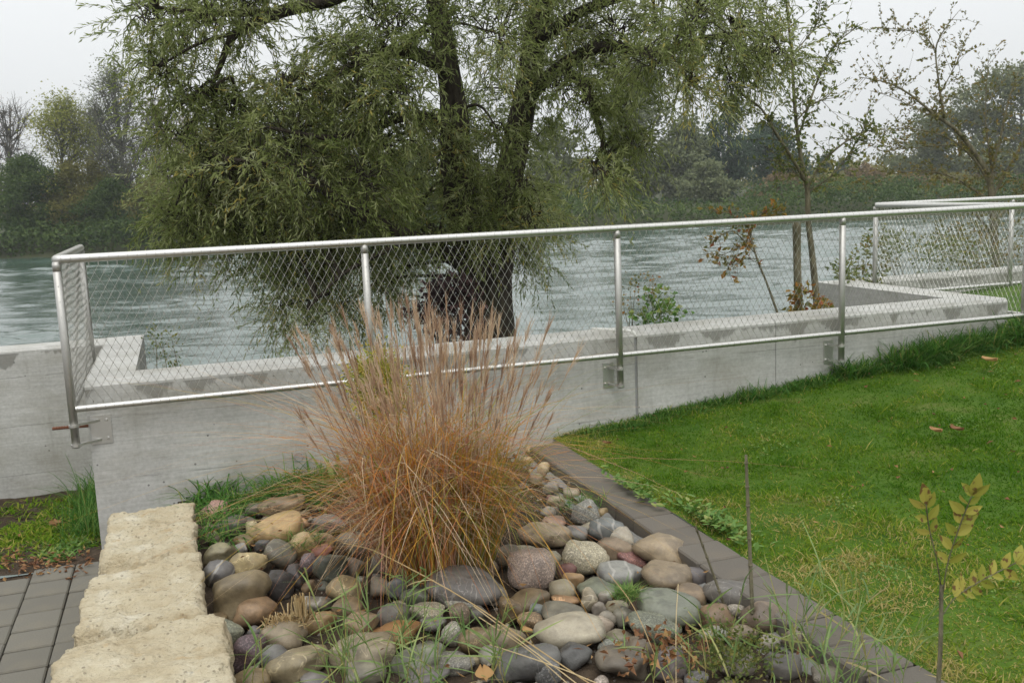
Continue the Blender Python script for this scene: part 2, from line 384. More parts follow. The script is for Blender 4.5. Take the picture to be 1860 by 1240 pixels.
POSTM = plain("dull_steel", (.50, .49, .46), .55, 1.0, .5, .12, 25)
CONC = m_concrete("concrete"); CONC2 = m_concrete("concrete_plain", False)
LIME = m_limestone(); STEEL = m_metal(); SOIL = m_soil(); TURF = m_turf(); WATER = m_water()
PAVE = m_paver("paver_grey", (.155, .145, .12)); EDGE = m_paver("paver_dark", (.135, .12, .10))
COB = {k: m_cobble("cobble_"+k, k) for k in ('smooth', 'speckled', 'banded')}
BARK = m_bark("willow_bark", (.022, .018, .014), (.075, .062, .045))
BARK2 = m_bark("thin_bark", (.10, .09, .055), (.24, .215, .14))
BARK3 = m_bark("far_bark", (.07, .065, .055), (.17, .16, .14))
M_WIL = leaf_mat("willow_leaves", [(0, (.13, .17, .04)), (.5, (.27, .315, .105)), (.82, (.39, .42, .19)), (.97, (.45, .47, .30)), (1, (.44, .38, .10))], .55, .5, .3)
M_GRN = leaf_mat("young_leaves", [(0, (.08, .12, .025)), (.6, (.16, .19, .05)), (1, (.26, .24, .06))], .45)
M_OLV = leaf_mat("olive_leaves", [(0, (.10, .105, .025)), (.6, (.18, .17, .045)), (1, (.25, .17, .05))], .4)
M_AUT = leaf_mat("autumn_leaves", [(0, (.13, .15, .03)), (.45, (.26, .21, .04)), (.8, (.38, .20, .04)), (1, (.34, .09, .03))], .4)
M_PUR = leaf_mat("purple_leaves", [(0, (.03, .022, .022)), (.7, (.06, .035, .035)), (1, (.10, .05, .045))], .2)
M_LAWN = leaf_mat("lawn_blades", [(0, (.045, .125, .006)), (.36, (.12, .222, .016)), (.60, (.215, .275, .03)), (.78, (.34, .305, .075)), (1, (.46, .37, .16))], .4, .9, .05)
M_TALL = leaf_mat("tall_grass", [(0, (.035, .115, .012)), (.6, (.075, .20, .03)), (.9, (.16, .27, .05)), (1, (.34, .3, .1))], .4, .6, .25)
M_REED = leaf_mat("reed_blades", [(0, (.10, .18, .05)), (.5, (.18, .27, .08)), (.75, (.30, .36, .12)), (.9, (.42, .36, .12)), (1, (.48, .38, .2))], .35, .5, .4)
M_MIS = leaf_mat("ornamental_blades", [(0, (.16, .22, .035)), (.20, (.33, .30, .05)), (.36, (.58, .31, .05)), (.54, (.50, .18, .045)), (.70, (.43, .23, .17)), (.82, (.52, .37, .21)), (1, (.66, .53, .36))], .35, .7, .2)
M_PLU = leaf_mat("plumes", [(0, (.24, .13, .08)), (.4, (.44, .30, .20)), (.75, (.62, .47, .32)), (1, (.72, .60, .43))], .3, .8, .2)
M_STRAW = leaf_mat("straw", [(0, (.30, .20, .09)), (.5, (.45, .32, .15)), (1, (.58, .46, .26))], .15, .6)
M_DEAD = leaf_mat("dead_leaves", [(0, (.12, .05, .025)), (.5, (.25, .12, .05)), (1, (.42, .25, .10))], .2, .7)
def m_sap():
    b = NB("sapling_leaves"); c = b.ramp(b.attr(), [(0, (.22, .24, .03)), (1, (.40, .35, .07))])
    c = b.mix(b.ramp(b.noise(b.coord(), 42, 3), [(.56, 0.0), (.62, .85)]), c, (.11, .04, .022)); return b.fin(c, .6, 0, .3, .3)
M_SAP = m_sap()
M_WEED = leaf_mat("weed_leaves", [(0, (.07, .17, .025)), (.7, (.17, .29, .06)), (1, (.32, .34, .10))], .35)
M_YEL = leaf_mat("yellow_shrub_leaves", [(0, (.17, .19, .02)), (.6, (.36, .36, .05)), (1, (.48, .36, .06))], .3)

# ------------------------------------------------------------------ ground and river
WATER_Z = -1.5
BLK_T0, BLK_T1 = .15, .56
BED_T0, BED_T1 = .52, 2.43
def lawn_z(x, y):
    s = np.clip((x-2.6)/3.5, 0, 1.6); k = np.clip(1+(np.minimum(y, .1)-.1)/4.5, .25, 1)
    return .095 + .33*s*k + .012*vnoise(np.stack([x, y, 0*x], -1), 2.0, 3)
big = grid_mesh("lawn", np.concatenate([np.linspace(2.63, 8, 60), np.linspace(8.4, 40, 20)]),
                np.concatenate([np.linspace(-40, -5, 12), np.linspace(-4.6, .079, 50)]), lawn_z)
lawn = tag(obj("lawn", big, TURF), "mown green lawn sloping up along the concrete wall", kind="structure")
me = grid_mesh("lawn_corner", np.concatenate([np.linspace(6.125, 8, 16), np.linspace(9, 40, 8)]), np.linspace(.08, 1.75, 8), lawn_z)
obj("lawn_corner", me, TURF, lawn)
bed = obj("stone_bed", grid_mesh("stone_bed", np.linspace(.46, 2.45, 40), np.linspace(-6, .075, 90),
      lambda x, y: .015+.02*vnoise(np.stack([x, y, 0*x], -1), 4, 5)), SOIL)
tag(bed, "bed of round river cobbles between limestone blocks and lawn edging", kind="structure")
gs = obj("garden_soil", grid_mesh("garden_soil", np.linspace(-8, .4, 60), np.linspace(-.09, 1.78, 24),
      lambda x, y: -.205-.10*np.clip(y, 0, 1.7)/1.7+.018*vnoise(np.stack([x, y, 0*x], -1), 7, 9)), SOIL)
tag(gs, "bare soil strip with weeds below the left rear wall", kind="structure")
pv = obj("paving", grid_mesh("paving", np.linspace(-8, .4, 4), np.linspace(-12, -.07, 4), lambda x, y: -.222+0*x), SOIL)
tag(pv, "grey square paving slabs left of the limestone blocks", kind="structure")
slab = box_mesh("slab", .189, .185, .06, .006, (0, 0, -.03))
slab.materials.append(PAVE)
k = 0
for i in range(14):
    tx = .042-.195*i
    for j in range(15):
        ty = -.175-.197*j - (.098 if i % 2 == 0 and i > 1 else 0)
        if tx > .15: continue
        o = obj("slab", slab, None, pv, (tx, ty, -.2+random.uniform(-.003, .003)))
        o.rotation_euler = (random.uniform(-.006, .006), random.uniform(-.006, .006), random.uniform(-.006, .006))
ed = obj("paver_edging", grid_mesh("paver_edging", np.array([2.36, 2.5, 2.66]), np.linspace(-7, .07, 12),
      lambda x, y: .030+0*x), SOIL)
tag(ed, "row of dark grey concrete pavers edging the lawn", kind="structure")
ep = box_mesh("edging_paver", .2, .192, .085, .007, (0, 0, -.0425)); ep.materials.append(EDGE)
for j in range(31):
    o = obj("edging_paver", ep, None, ed, (2.532+random.uniform(-.004, .004), -.155-.2*j, .102+random.uniform(-.003, .004)))
    o.rotation_euler = (random.uniform(-.008, .008), random.uniform(-.012, .012), random.uniform(-.015, .015))
hn = Acc()                        # mortar haunch under the pavers
me = grid_mesh("mortar_haunch", np.linspace(2.33, 2.425, 6), np.linspace(-6.5, .06, 110),
      lambda x, y: .012+.03*np.clip((x-2.33)/.09, 0, 1)+.012*vnoise(np.stack([x, y, 0*x], -1), 22, 2))
obj("mortar_haunch", me, plain("mortar", (.22, .215, .20), .9, 0, .3, .3, 40), ed)

def river_mesh():                 # real waves where the river is in view, flat beyond
    xs = np.concatenate([np.linspace(-500, -60, 8), np.arange(-48, 62, .30), np.linspace(72, 500, 8)])
    ys = np.concatenate([np.array([4., 7, 10]), np.arange(11.5, 30, .11), np.arange(30, 52, .17), np.arange(52, 78, .26), np.array([84., 100, 200, 700])])
    X, Y = np.meshgrid(xs, ys); P = lambda fx, fy, o: np.stack([X*fx+o, Y*fy+.3*X*fx, 0*X+o], -1)
    streak = np.clip(.75+.7*vnoise(P(.05, .30, 3), 1, 61)+.5*vnoise(P(.22, .9, 5), 1, 62), .22, 1.25)
    Z = .075*vnoise(P(.60, 1.25, 1), 1, 63)+.065*vnoise(P(1.2, 2.3, 2), 1, 64)+.026*vnoise(P(1.6, 3.8, 7), 1, 65)
    inside = ((X > -49) & (X < 62) & (Y > 11) & (Y < 78)); Z = WATER_Z+Z*streak*inside
    V = y2w(np.stack([X, Y, Z], -1).reshape(-1, 3))+np.array([CAM[0], CAM[1], 0])
    nx = len(xs); i = np.arange(nx-1)[None]+np.arange(len(ys)-1)[:, None]*nx
    return mesh_np("river", V, np.stack([i, i+1, i+1+nx, i+nx], -1).reshape(-1, 4), None, None, True)
river = obj("river", river_mesh(), WATER)
tag(river, "wide green river with pale rippled reflections", kind="structure")
nb = obj("river_bank", grid_mesh("river_bank", np.linspace(-40, 40, 90), np.linspace(.2, 4.2, 24),
      lambda x, y: np.where(y < 2.0, -.35-.35*np.clip(y, 0, 2), -1.05-.5*(y-2.0))+.05*vnoise(np.stack([x, y, 0*x], -1), 3, 4)), SOIL)
tag(nb, "dark earth bank below the wall around the willow", kind="structure")

# far bank, built in the heading frame
def fb(xs, ys):
    X, Y = np.meshgrid(xs, ys); s = np.clip((Y-edge_y(X))/4.0, 0, 1)
    Z = -1.75+1.35*s+.9*np.clip((Y-edge_y(X)-4)/80, 0, 1)+.15*vnoise(np.stack([X, Y, 0*X], -1), .3, 8)
    V = y2w(np.stack([X, Y, Z], -1).reshape(-1, 3))+np.array([CAM[0], CAM[1], 0])
    nx = len(xs); i = np.arange(nx-1)[None]+np.arange(len(ys)-1)[:, None]*nx
    return mesh_np("far_bank", V, np.stack([i, i+1, i+1+nx, i+nx], -1).reshape(-1, 4), None, None, True)
def edge_y(x): return 66+.10*np.clip(x, -40, 60)+1.2*np.sin(x*.23)+.8*np.sin(x*.61+1)
far = obj("far_bank", fb(np.concatenate([np.linspace(-600, -80, 12), np.linspace(-70, 80, 130), np.linspace(90, 600, 12)]),
      np.concatenate([np.linspace(56, 90, 40), np.linspace(95, 900, 14)])), plain("bank_earth", (.045, .05, .022), .95, 0, .2, .5, .5))
tag(far, "low wooded bank on the far side of the river", kind="structure")

# ------------------------------------------------------------------ concrete wall
TOP = .70
wall = empty("concrete_wall", (.06, .08, 0), "pale board-marked concrete wall stepping round the willow", "wall")
def wall_piece(name, lo, hi, parent, mat=CONC, bev=.022):
    bm = bmesh.new(); bmesh.ops.create_cube(bm, size=1)
    for v in bm.verts: v.co = Vector([(hi if v.co[i] > 0 else lo)[i] for i in range(3)])
    es = [e for e in bm.edges if all(abs(v.co.z-hi[2]) < 1e-6 for v in e.verts) and abs(e.verts[0].co.y-e.verts[1].co.y) < 1e-6 and e.verts[0].co.y < lo[1]+1e-6] if bev else []
    if es: bmesh.ops.bevel(bm, geom=es, offset=bev, segments=1, affect='EDGES')
    me = bpy.data.meshes.new(name); bm.to_mesh(me); bm.free()
    return obj(name, me, mat, parent)
# (overlaps are butted: side walls start behind the front wall)
wall_piece("front_panel", (.06, .08, -.6), (3.188, .36, TOP), wall)
wall_piece("front_panel", (3.208, .08, -.6), (4.196, .36, TOP), wall)
wall_piece("front_panel", (4.20, .08, -.6), (6.10, .36, TOP), wall)
wall_piece("joint_seal", (3.188, .088, -.6), (3.208, .34, TOP-.03), wall, plain("sealant_grey", (.27, .27, .265)), 0)
a = Acc(); tube(a, smooth_path([(3.03, .36, TOP+.002, .010), (3.12, .20, TOP+.006, .013), (3.185, .105, TOP+.004, .014), (3.2, .082, TOP-.03, .012)], 4)[:, :3], .012, 8)
obj("sealant_bead", a.mesh("sealant_bead", True), plain("sealant_white", (.66, .65, .60), .5), wall)
wall_piece("side_wall", (.06, .362, -.6), (.30, 1.95, TOP-.001), wall, CONC2, 0)
wall_piece("side_wall", (5.80, .362, -.6), (6.10, 1.93, TOP-.001), wall, CONC2, 0)
wall_piece("rear_wall", (-9.0, 1.76, -.8), (.058, 1.95, TOP-.003), wall)
wall_piece("rear_wall", (6.102, 1.68, -.4), (16.0, 1.93, TOP-.003), wall)
a = Acc(); P = np.array([.03, .66, .31])
# rusty reinforcing bar sticking out of the side wall
r0 = WN(95, 778.5, .20); tube(a, [r0, r0+np.array([.02, 0, 0]), (.10, .20, r0[2]-.005)], .008, 8)
for i in range(9):
    c = r0+np.array([.008+.013*i, 0, 0]); tube(a, [c, c+np.array([.004, 0, .001])], .0098, 8)
obj("reinforcing_bar", a.mesh("rebar", True), plain("rust", (.16, .065, .035), .9), wall)
a = Acc(); c = WN(542, 829, .08)
tube(a, [c+np.array([0, .03, 0]), c+np.array([0, -.003, 0])], [.02, .02], 16)
th = np.linspace(0, 2*np.pi, 17); tube(a, np.stack([c[0]+.024*np.cos(th), 0*th+.079, c[2]+.024*np.sin(th)], -1), .004, 6, cap=False)
obj("anchor_plug", a.mesh("anchor_plug"), plain("plug_grey", (.33, .34, .33)), wall)

# ------------------------------------------------------------------ railing
ZT, ZB = 1.3465, .5855
RT_, RB_, RP = .0212, .0168, .0205
rail = empty("railing", (0, 0, 0), "stainless steel tube railing with diamond wire mesh above the concrete wall", "railing")
POSTS = [(0.0, 0.0), (1.543, 0), (3.053, 0), (4.644, 0), (6.165, 0)]
REAR = [(6.165, 1.58), (7.62, 1.58), (9.15, 1.58), (10.7, 1.58)]
LEFTB = (0.0, 1.40)
def fillet(path, r=.035, n=5):
    out = [np.array(path[0], float)]
    for p, q, s in zip(path[:-2], path[1:-1], path[2:]):
        p, q, s = map(lambda v: np.array(v, float), (p, q, s)); a_, b_ = unit(p-q), unit(s-q)
        for t in np.linspace(0, 1, n): out.append((1-t)**2*(q+a_*r)+2*t*(1-t)*q+t*t*(q+b_*r))
    out.append(np.array(path[-1], float)); return np.array(out)
def dense(P, step=.15):
    out = []
    for a_, b_ in zip(P[:-1], P[1:]):
        m = max(1, int(np.linalg.norm(b_-a_)/step)); out += [a_+(b_-a_)*i/m for i in range(m)]
    return np.array(out+[P[-1]])
a = Acc()
tube(a, dense(fillet([(0, LEFTB[1], ZT), (0, 0, ZT), (6.165, 0, ZT), (6.165, 1.58, ZT), (10.7, 1.58, ZT)])), RT_, 18)
obj("top_rail", a.mesh("top_rail", True), STEEL, rail)
def bolt(acc, c, nrm, r=.008):
    c = np.array(c, float); nrm = np.array(nrm, float); tube(acc, [c, c+nrm*.005, c+nrm*.009], [r, r, r*.6], 8)
def make_post(x, y, bracket):
    a = Acc(); zb = .385 if y < 1 else .42
    tube(a, [(x, y, zb), (x, y, (zb+ZT)/2), (x, y, ZT-.018)], RP, 16)
    tube(a, [(x, y, ZT-.06), (x, y, ZT-.03), (x, y, ZT-.012)], [RP, RP*1.02, RP*.9], 16)
    p = obj("post", a.mesh("post", True), POSTM, rail)
    a = Acc()                     # clamp: two collars, two arms and a wall plate
    wy = .08 if y < 1 else 1.68
    side = 1 if bracket == 'cornerL' else (-1)
    px = x+.115*(1 if bracket == 'cornerL' else -1) if bracket.startswith('corner') else x-.045
    for z in (zb+.012, zb+.115):
        tube(a, [(x, y, z-.006), (x, y, z+.006)], RP+.005, 16)
        d = np.array([px, wy-.006, z])-np.array([x, y, z]); s = unit(np.cross(d, [0, 0, 1.]))*.006
        A = np.array([x, y, z])+unit(d)*RP; B = np.array([px, wy-.004, z])
        V = [A-s-[0, 0, .006], A+s-[0, 0, .006], A+s+[0, 0, .006], A-s+[0, 0, .006], B-s-[0, 0, .006], B+s-[0, 0, .006], B+s+[0, 0, .006], B-s+[0, 0, .006]]
        a.add(V, [[0, 1, 5, 4], [1, 2, 6, 5], [2, 3, 7, 6], [3, 0, 4, 7]])
    if bracket == 'mid': box_acc(a, (px-.035, wy-.006, zb-.01), (px+.035, wy+.002, zb+.145)); bx = (px-.022, px-.022)
    else: box_acc(a, (px-.045, wy-.006, zb-.01), (px+.055, wy+.002, zb+.14)); bx = (px+.035, px+.035)
    for z in (zb+.018, zb+.115): bolt(a, (bx[0], wy-.006, z), (0, -1, 0))
    b = obj("bracket", a.mesh("bracket"), STEEL, p); b.location = (0, 0, 0)
    return p
for i, (x, y) in enumerate(POSTS): make_post(x, y, 'cornerL' if i == 0 else ('cornerR' if i == 4 else 'mid'))
for (x, y) in REAR: make_post(x, y, 'mid')
a = Acc(); tube(a, [(0, LEFTB[1], .40), (0, LEFTB[1], .9), (0, LEFTB[1], ZT-.018)], RP, 16)
obj("post", a.mesh("post", True), POSTM, rail)
WIRE = NB("steel_wire").fin((.50, .49, .45), .45, 1.0)
def bay(p, q):
    p, q = np.array([*p, 0.]), np.array([*q, 0.]); Ln = np.linalg.norm(q-p); d = (q-p)/Ln
    a = Acc(); tube(a, [p+d*RP*.8+[0, 0, ZB], (p+q)/2+[0, 0, ZB], q-d*RP*.8+[0, 0, ZB]], RB_, 14, cap=False)
    obj("bottom_rail", a.mesh("bottom_rail", True), STEEL, rail)
    nx = int(round((Ln-.03)/.0445)); pt = (Ln-.03)/nx; nr = 18; zt, zb = ZT-RT_-.014, ZB+RB_+.012; hz = (zt-zb)/nr
    A, B, nodes = [], [], []
    for j in range(nr):
        off = 0 if j % 2 == 0 else .5
        cnt = nx+1 if j % 2 == 0 else nx
        for i in range(cnt):
            x = i+off
            for x2 in (x-.5, x+.5):
                if 0 <= x2 <= nx:
                    A.append((x*pt+.015, zt-j*hz)); B.append((x2*pt+.015, zt-(j+1)*hz))
            nodes.append((x*pt+.015, zt-j*hz))
    wob = lambda c: d[None]*c[:, :1]+np.stack([0*c[:, 0], 0*c[:, 0], c[:, 1]], 1)+p
    nv = np.array([-d[1], d[0], 0])
    bulge = lambda W, c: W+nv[None]*(.004*np.sin(c[:, :1]*9.1+c[:, 1:]*13))
    A, B, nodes = np.array(A), np.array(B), np.array(nodes)
    wm = Acc(); prisms(wm, bulge(wob(A), A), bulge(wob(B), B), .00115, sides=3)
    N0 = bulge(wob(nodes), nodes); prisms(wm, N0-[0, 0, .0045], N0+[0, 0, .0045], .0024, sides=5)
    # ends tied to both rails by loops of wire
    th = np.linspace(0, 2*np.pi, 11)
    for zc, rr, zz in ((ZT, RT_+.0009, zt), (ZB, RB_+.0009, zb)):
        for i in range(nx+1):
            sh = .010*np.sin(th/2)
            c = p[None]+d[None]*(i*pt+.015+sh)[:, None]
            ring = c+nv[None]*(np.cos(th)*rr)[:, None]; ring[:, 2] = zc+np.sin(th)*rr
            prisms(wm, ring[:-1], ring[1:], .0011, sides=3)
            e = p+d*(i*pt+.015); ed_ = ZT-RT_ if zc == ZT else ZB+RB_
            prisms(wm, [e+[0, 0, zz]], [e+[0, 0, ed_]], .0028, sides=5)
    # laced to the posts
    for e in (p, q):
        zz = np.linspace(zb, zt, nr*2+1); ang = np.arange(len(zz))*np.pi/2
        s = np.stack([e[0]+np.cos(ang)*(RP+.001), e[1]+np.sin(ang)*(RP+.001), zz], 1)
        prisms(wm, s[:-1], s[1:], .0011, sides=3)
    o = obj("wire_mesh", wm.mesh("wire_mesh"), WIRE, rail); tag(o, kind="stuff")
seq = [LEFTB]+POSTS+REAR
for p, q in zip(seq[:-1], seq[1:]): bay(p, q)

# ------------------------------------------------------------------ limestone blocks
def rough_block(name, lo, hi, seed, label, chips):
    lo, hi = np.array(lo, float), np.array(hi, float); sz = hi-lo; ctr = (lo+hi)/2
    n = [max(4, int(s/.010)) for s in sz]; bm = bmesh.new()
    faces = []
    for ax in range(3):
        u, v = [i for i in range(3) if i != ax]
        for sgn in (0, 1):
            gu, gv = np.linspace(0, 1, n[u]+1), np.linspace(0, 1, n[v]+1)
            vs = [[None]*(n[v]+1) for _ in gu]
            for i, p in enumerate(gu):
                for j, q in enumerate(gv):
                    c = [0, 0, 0]; c[ax] = sgn; c[u] = p; c[v] = q; vs[i][j] = bm.verts.new([lo[k]+c[k]*sz[k] for k in range(3)])
            for i in range(n[u]):
                for j in range(n[v]):
                    f = [vs[i][j], vs[i+1][j], vs[i+1][j+1], vs[i][j+1]]
                    bm.faces.new(f if (sgn ^ (ax == 1)) else f[::-1])
    bmesh.ops.remove_doubles(bm, verts=bm.verts[:], dist=1e-4)
    bm.verts.ensure_lookup_table()
    P = np.array([v.co[:] for v in bm.verts]); U = (P-ctr)/(sz/2)
    # round the arrises unevenly, then rough-hew
    e = np.sort(np.abs(U), axis=1)[:, 1]; k3 = np.clip((e-.80)/.2, 0, 1)**2
    P = ctr+(P-ctr)*(1-.032*k3*(1+1.2*vnoise(P, 12, seed)))[:, None]; endk = np.clip((np.abs(U[:, 1])-.90)/.1, 0, 1)**2*(U[:, 2] > .5); P[:, 2] -= .012*endk*(1+vnoise(P, 14, seed+1))
    nrm = unit(np.sign(U)*np.abs(U)**6)
    led = vnoise(P*np.array([.5, 1, 2.5]), 9, seed+3); dsp = .013*fbm(P, 4.0, seed+5, 2)+.008*fbm(P, 26, seed+9, 3)+.013*np.round(led*2.2)/2.2*.8+.005*fbm(P, 75, seed+2, 2)
    P = P+nrm*dsp[:, None]
    for (cx, cy, cz, r, dep) in chips:
        dd = np.linalg.norm((P-np.array([cx, cy, cz]))/np.array([1.6, .8, 1]), axis=1); P[:, 2] -= dep*np.clip((1-dd/r+.25*vnoise(P, 18, seed+7))*3.0, 0, 1)*(P[:, 2] > lo[2]+.12)
    for v, p in zip(bm.verts, P): v.co = p-np.array([ctr[0], ctr[1], lo[2]])
    me = bpy.data.meshes.new(name); bm.to_mesh(me); bm.free()
    me.polygons.foreach_set("use_smooth", np.ones(len(me.polygons), bool))
    o = obj(name, me, LIME, None, (ctr[0], ctr[1], lo[2])); return tag(o, label, "stone block", "limestone blocks in a row")
rough_block("limestone_block", (.170, -1.25, -.23), (.545, -.55, .185), 3, "cream limestone block nearest the concrete wall, farthest of the row", [(.20, -1.25, .18, .06, .05)])
rough_block("limestone_block", (.135, -1.955, -.23), (.555, -1.285, .19), 14, "middle cream limestone block with chipped front corner", [(.22, -1.28, .2, .14, .075), (.17, -1.96, .2, .10, .10)])
rough_block("limestone_block", (.11, -2.95, -.23), (.625, -1.99, .225), 31, "front cream limestone block cut by the bottom of the picture", [(.22, -1.99, .22, .15, .09), (.63, -1.99, .22, .10, .05)])

# ------------------------------------------------------------------ cobbles
ico = bmesh.new(); bmesh.ops.create_icosphere(ico, subdivisions=4, radius=1)
ICO4 = np.array([v.co[:] for v in ico.verts]); ICO4F = np.array([[v.index for v in f.verts] for f in ico.faces]); ico.free()
ico = bmesh.new(); bmesh.ops.create_icosphere(ico, subdivisions=3, radius=1)
ICO3 = np.array([v.co[:] for v in ico.verts]); ICO3F = np.array([[v.index for v in f.verts] for f in ico.faces]); ico.free()
def cobble_mesh(seed, dims, ang=0.0, sq=2.3, hi=True):
    B, Fc = (ICO3, ICO3F)
    U = np.sign(B)*np.abs(B)**(2/sq); U = U/np.power((np.abs(U)**sq).sum(1, keepdims=True), 1/sq)
    d = 1+.20*vnoise(B, 1.2, seed)+.08*vnoise(B, 2.6, seed+4)+.035*vnoise(B, 5, seed+8)
    if ang: # broken faces: flatten against a few planes
        r = np.random.default_rng(seed)
        for _ in range(9):
            nn = unit(r.normal(size=3)); h = r.uniform(.58, .86); k = U@nn; over = np.maximum(k-h, 0); U = U-nn[None]*(over*ang)[:, None]
    V = U*d[:, None]*np.array(dims)/2
    return mesh_np("cobble", V, None, Fc, None, True)
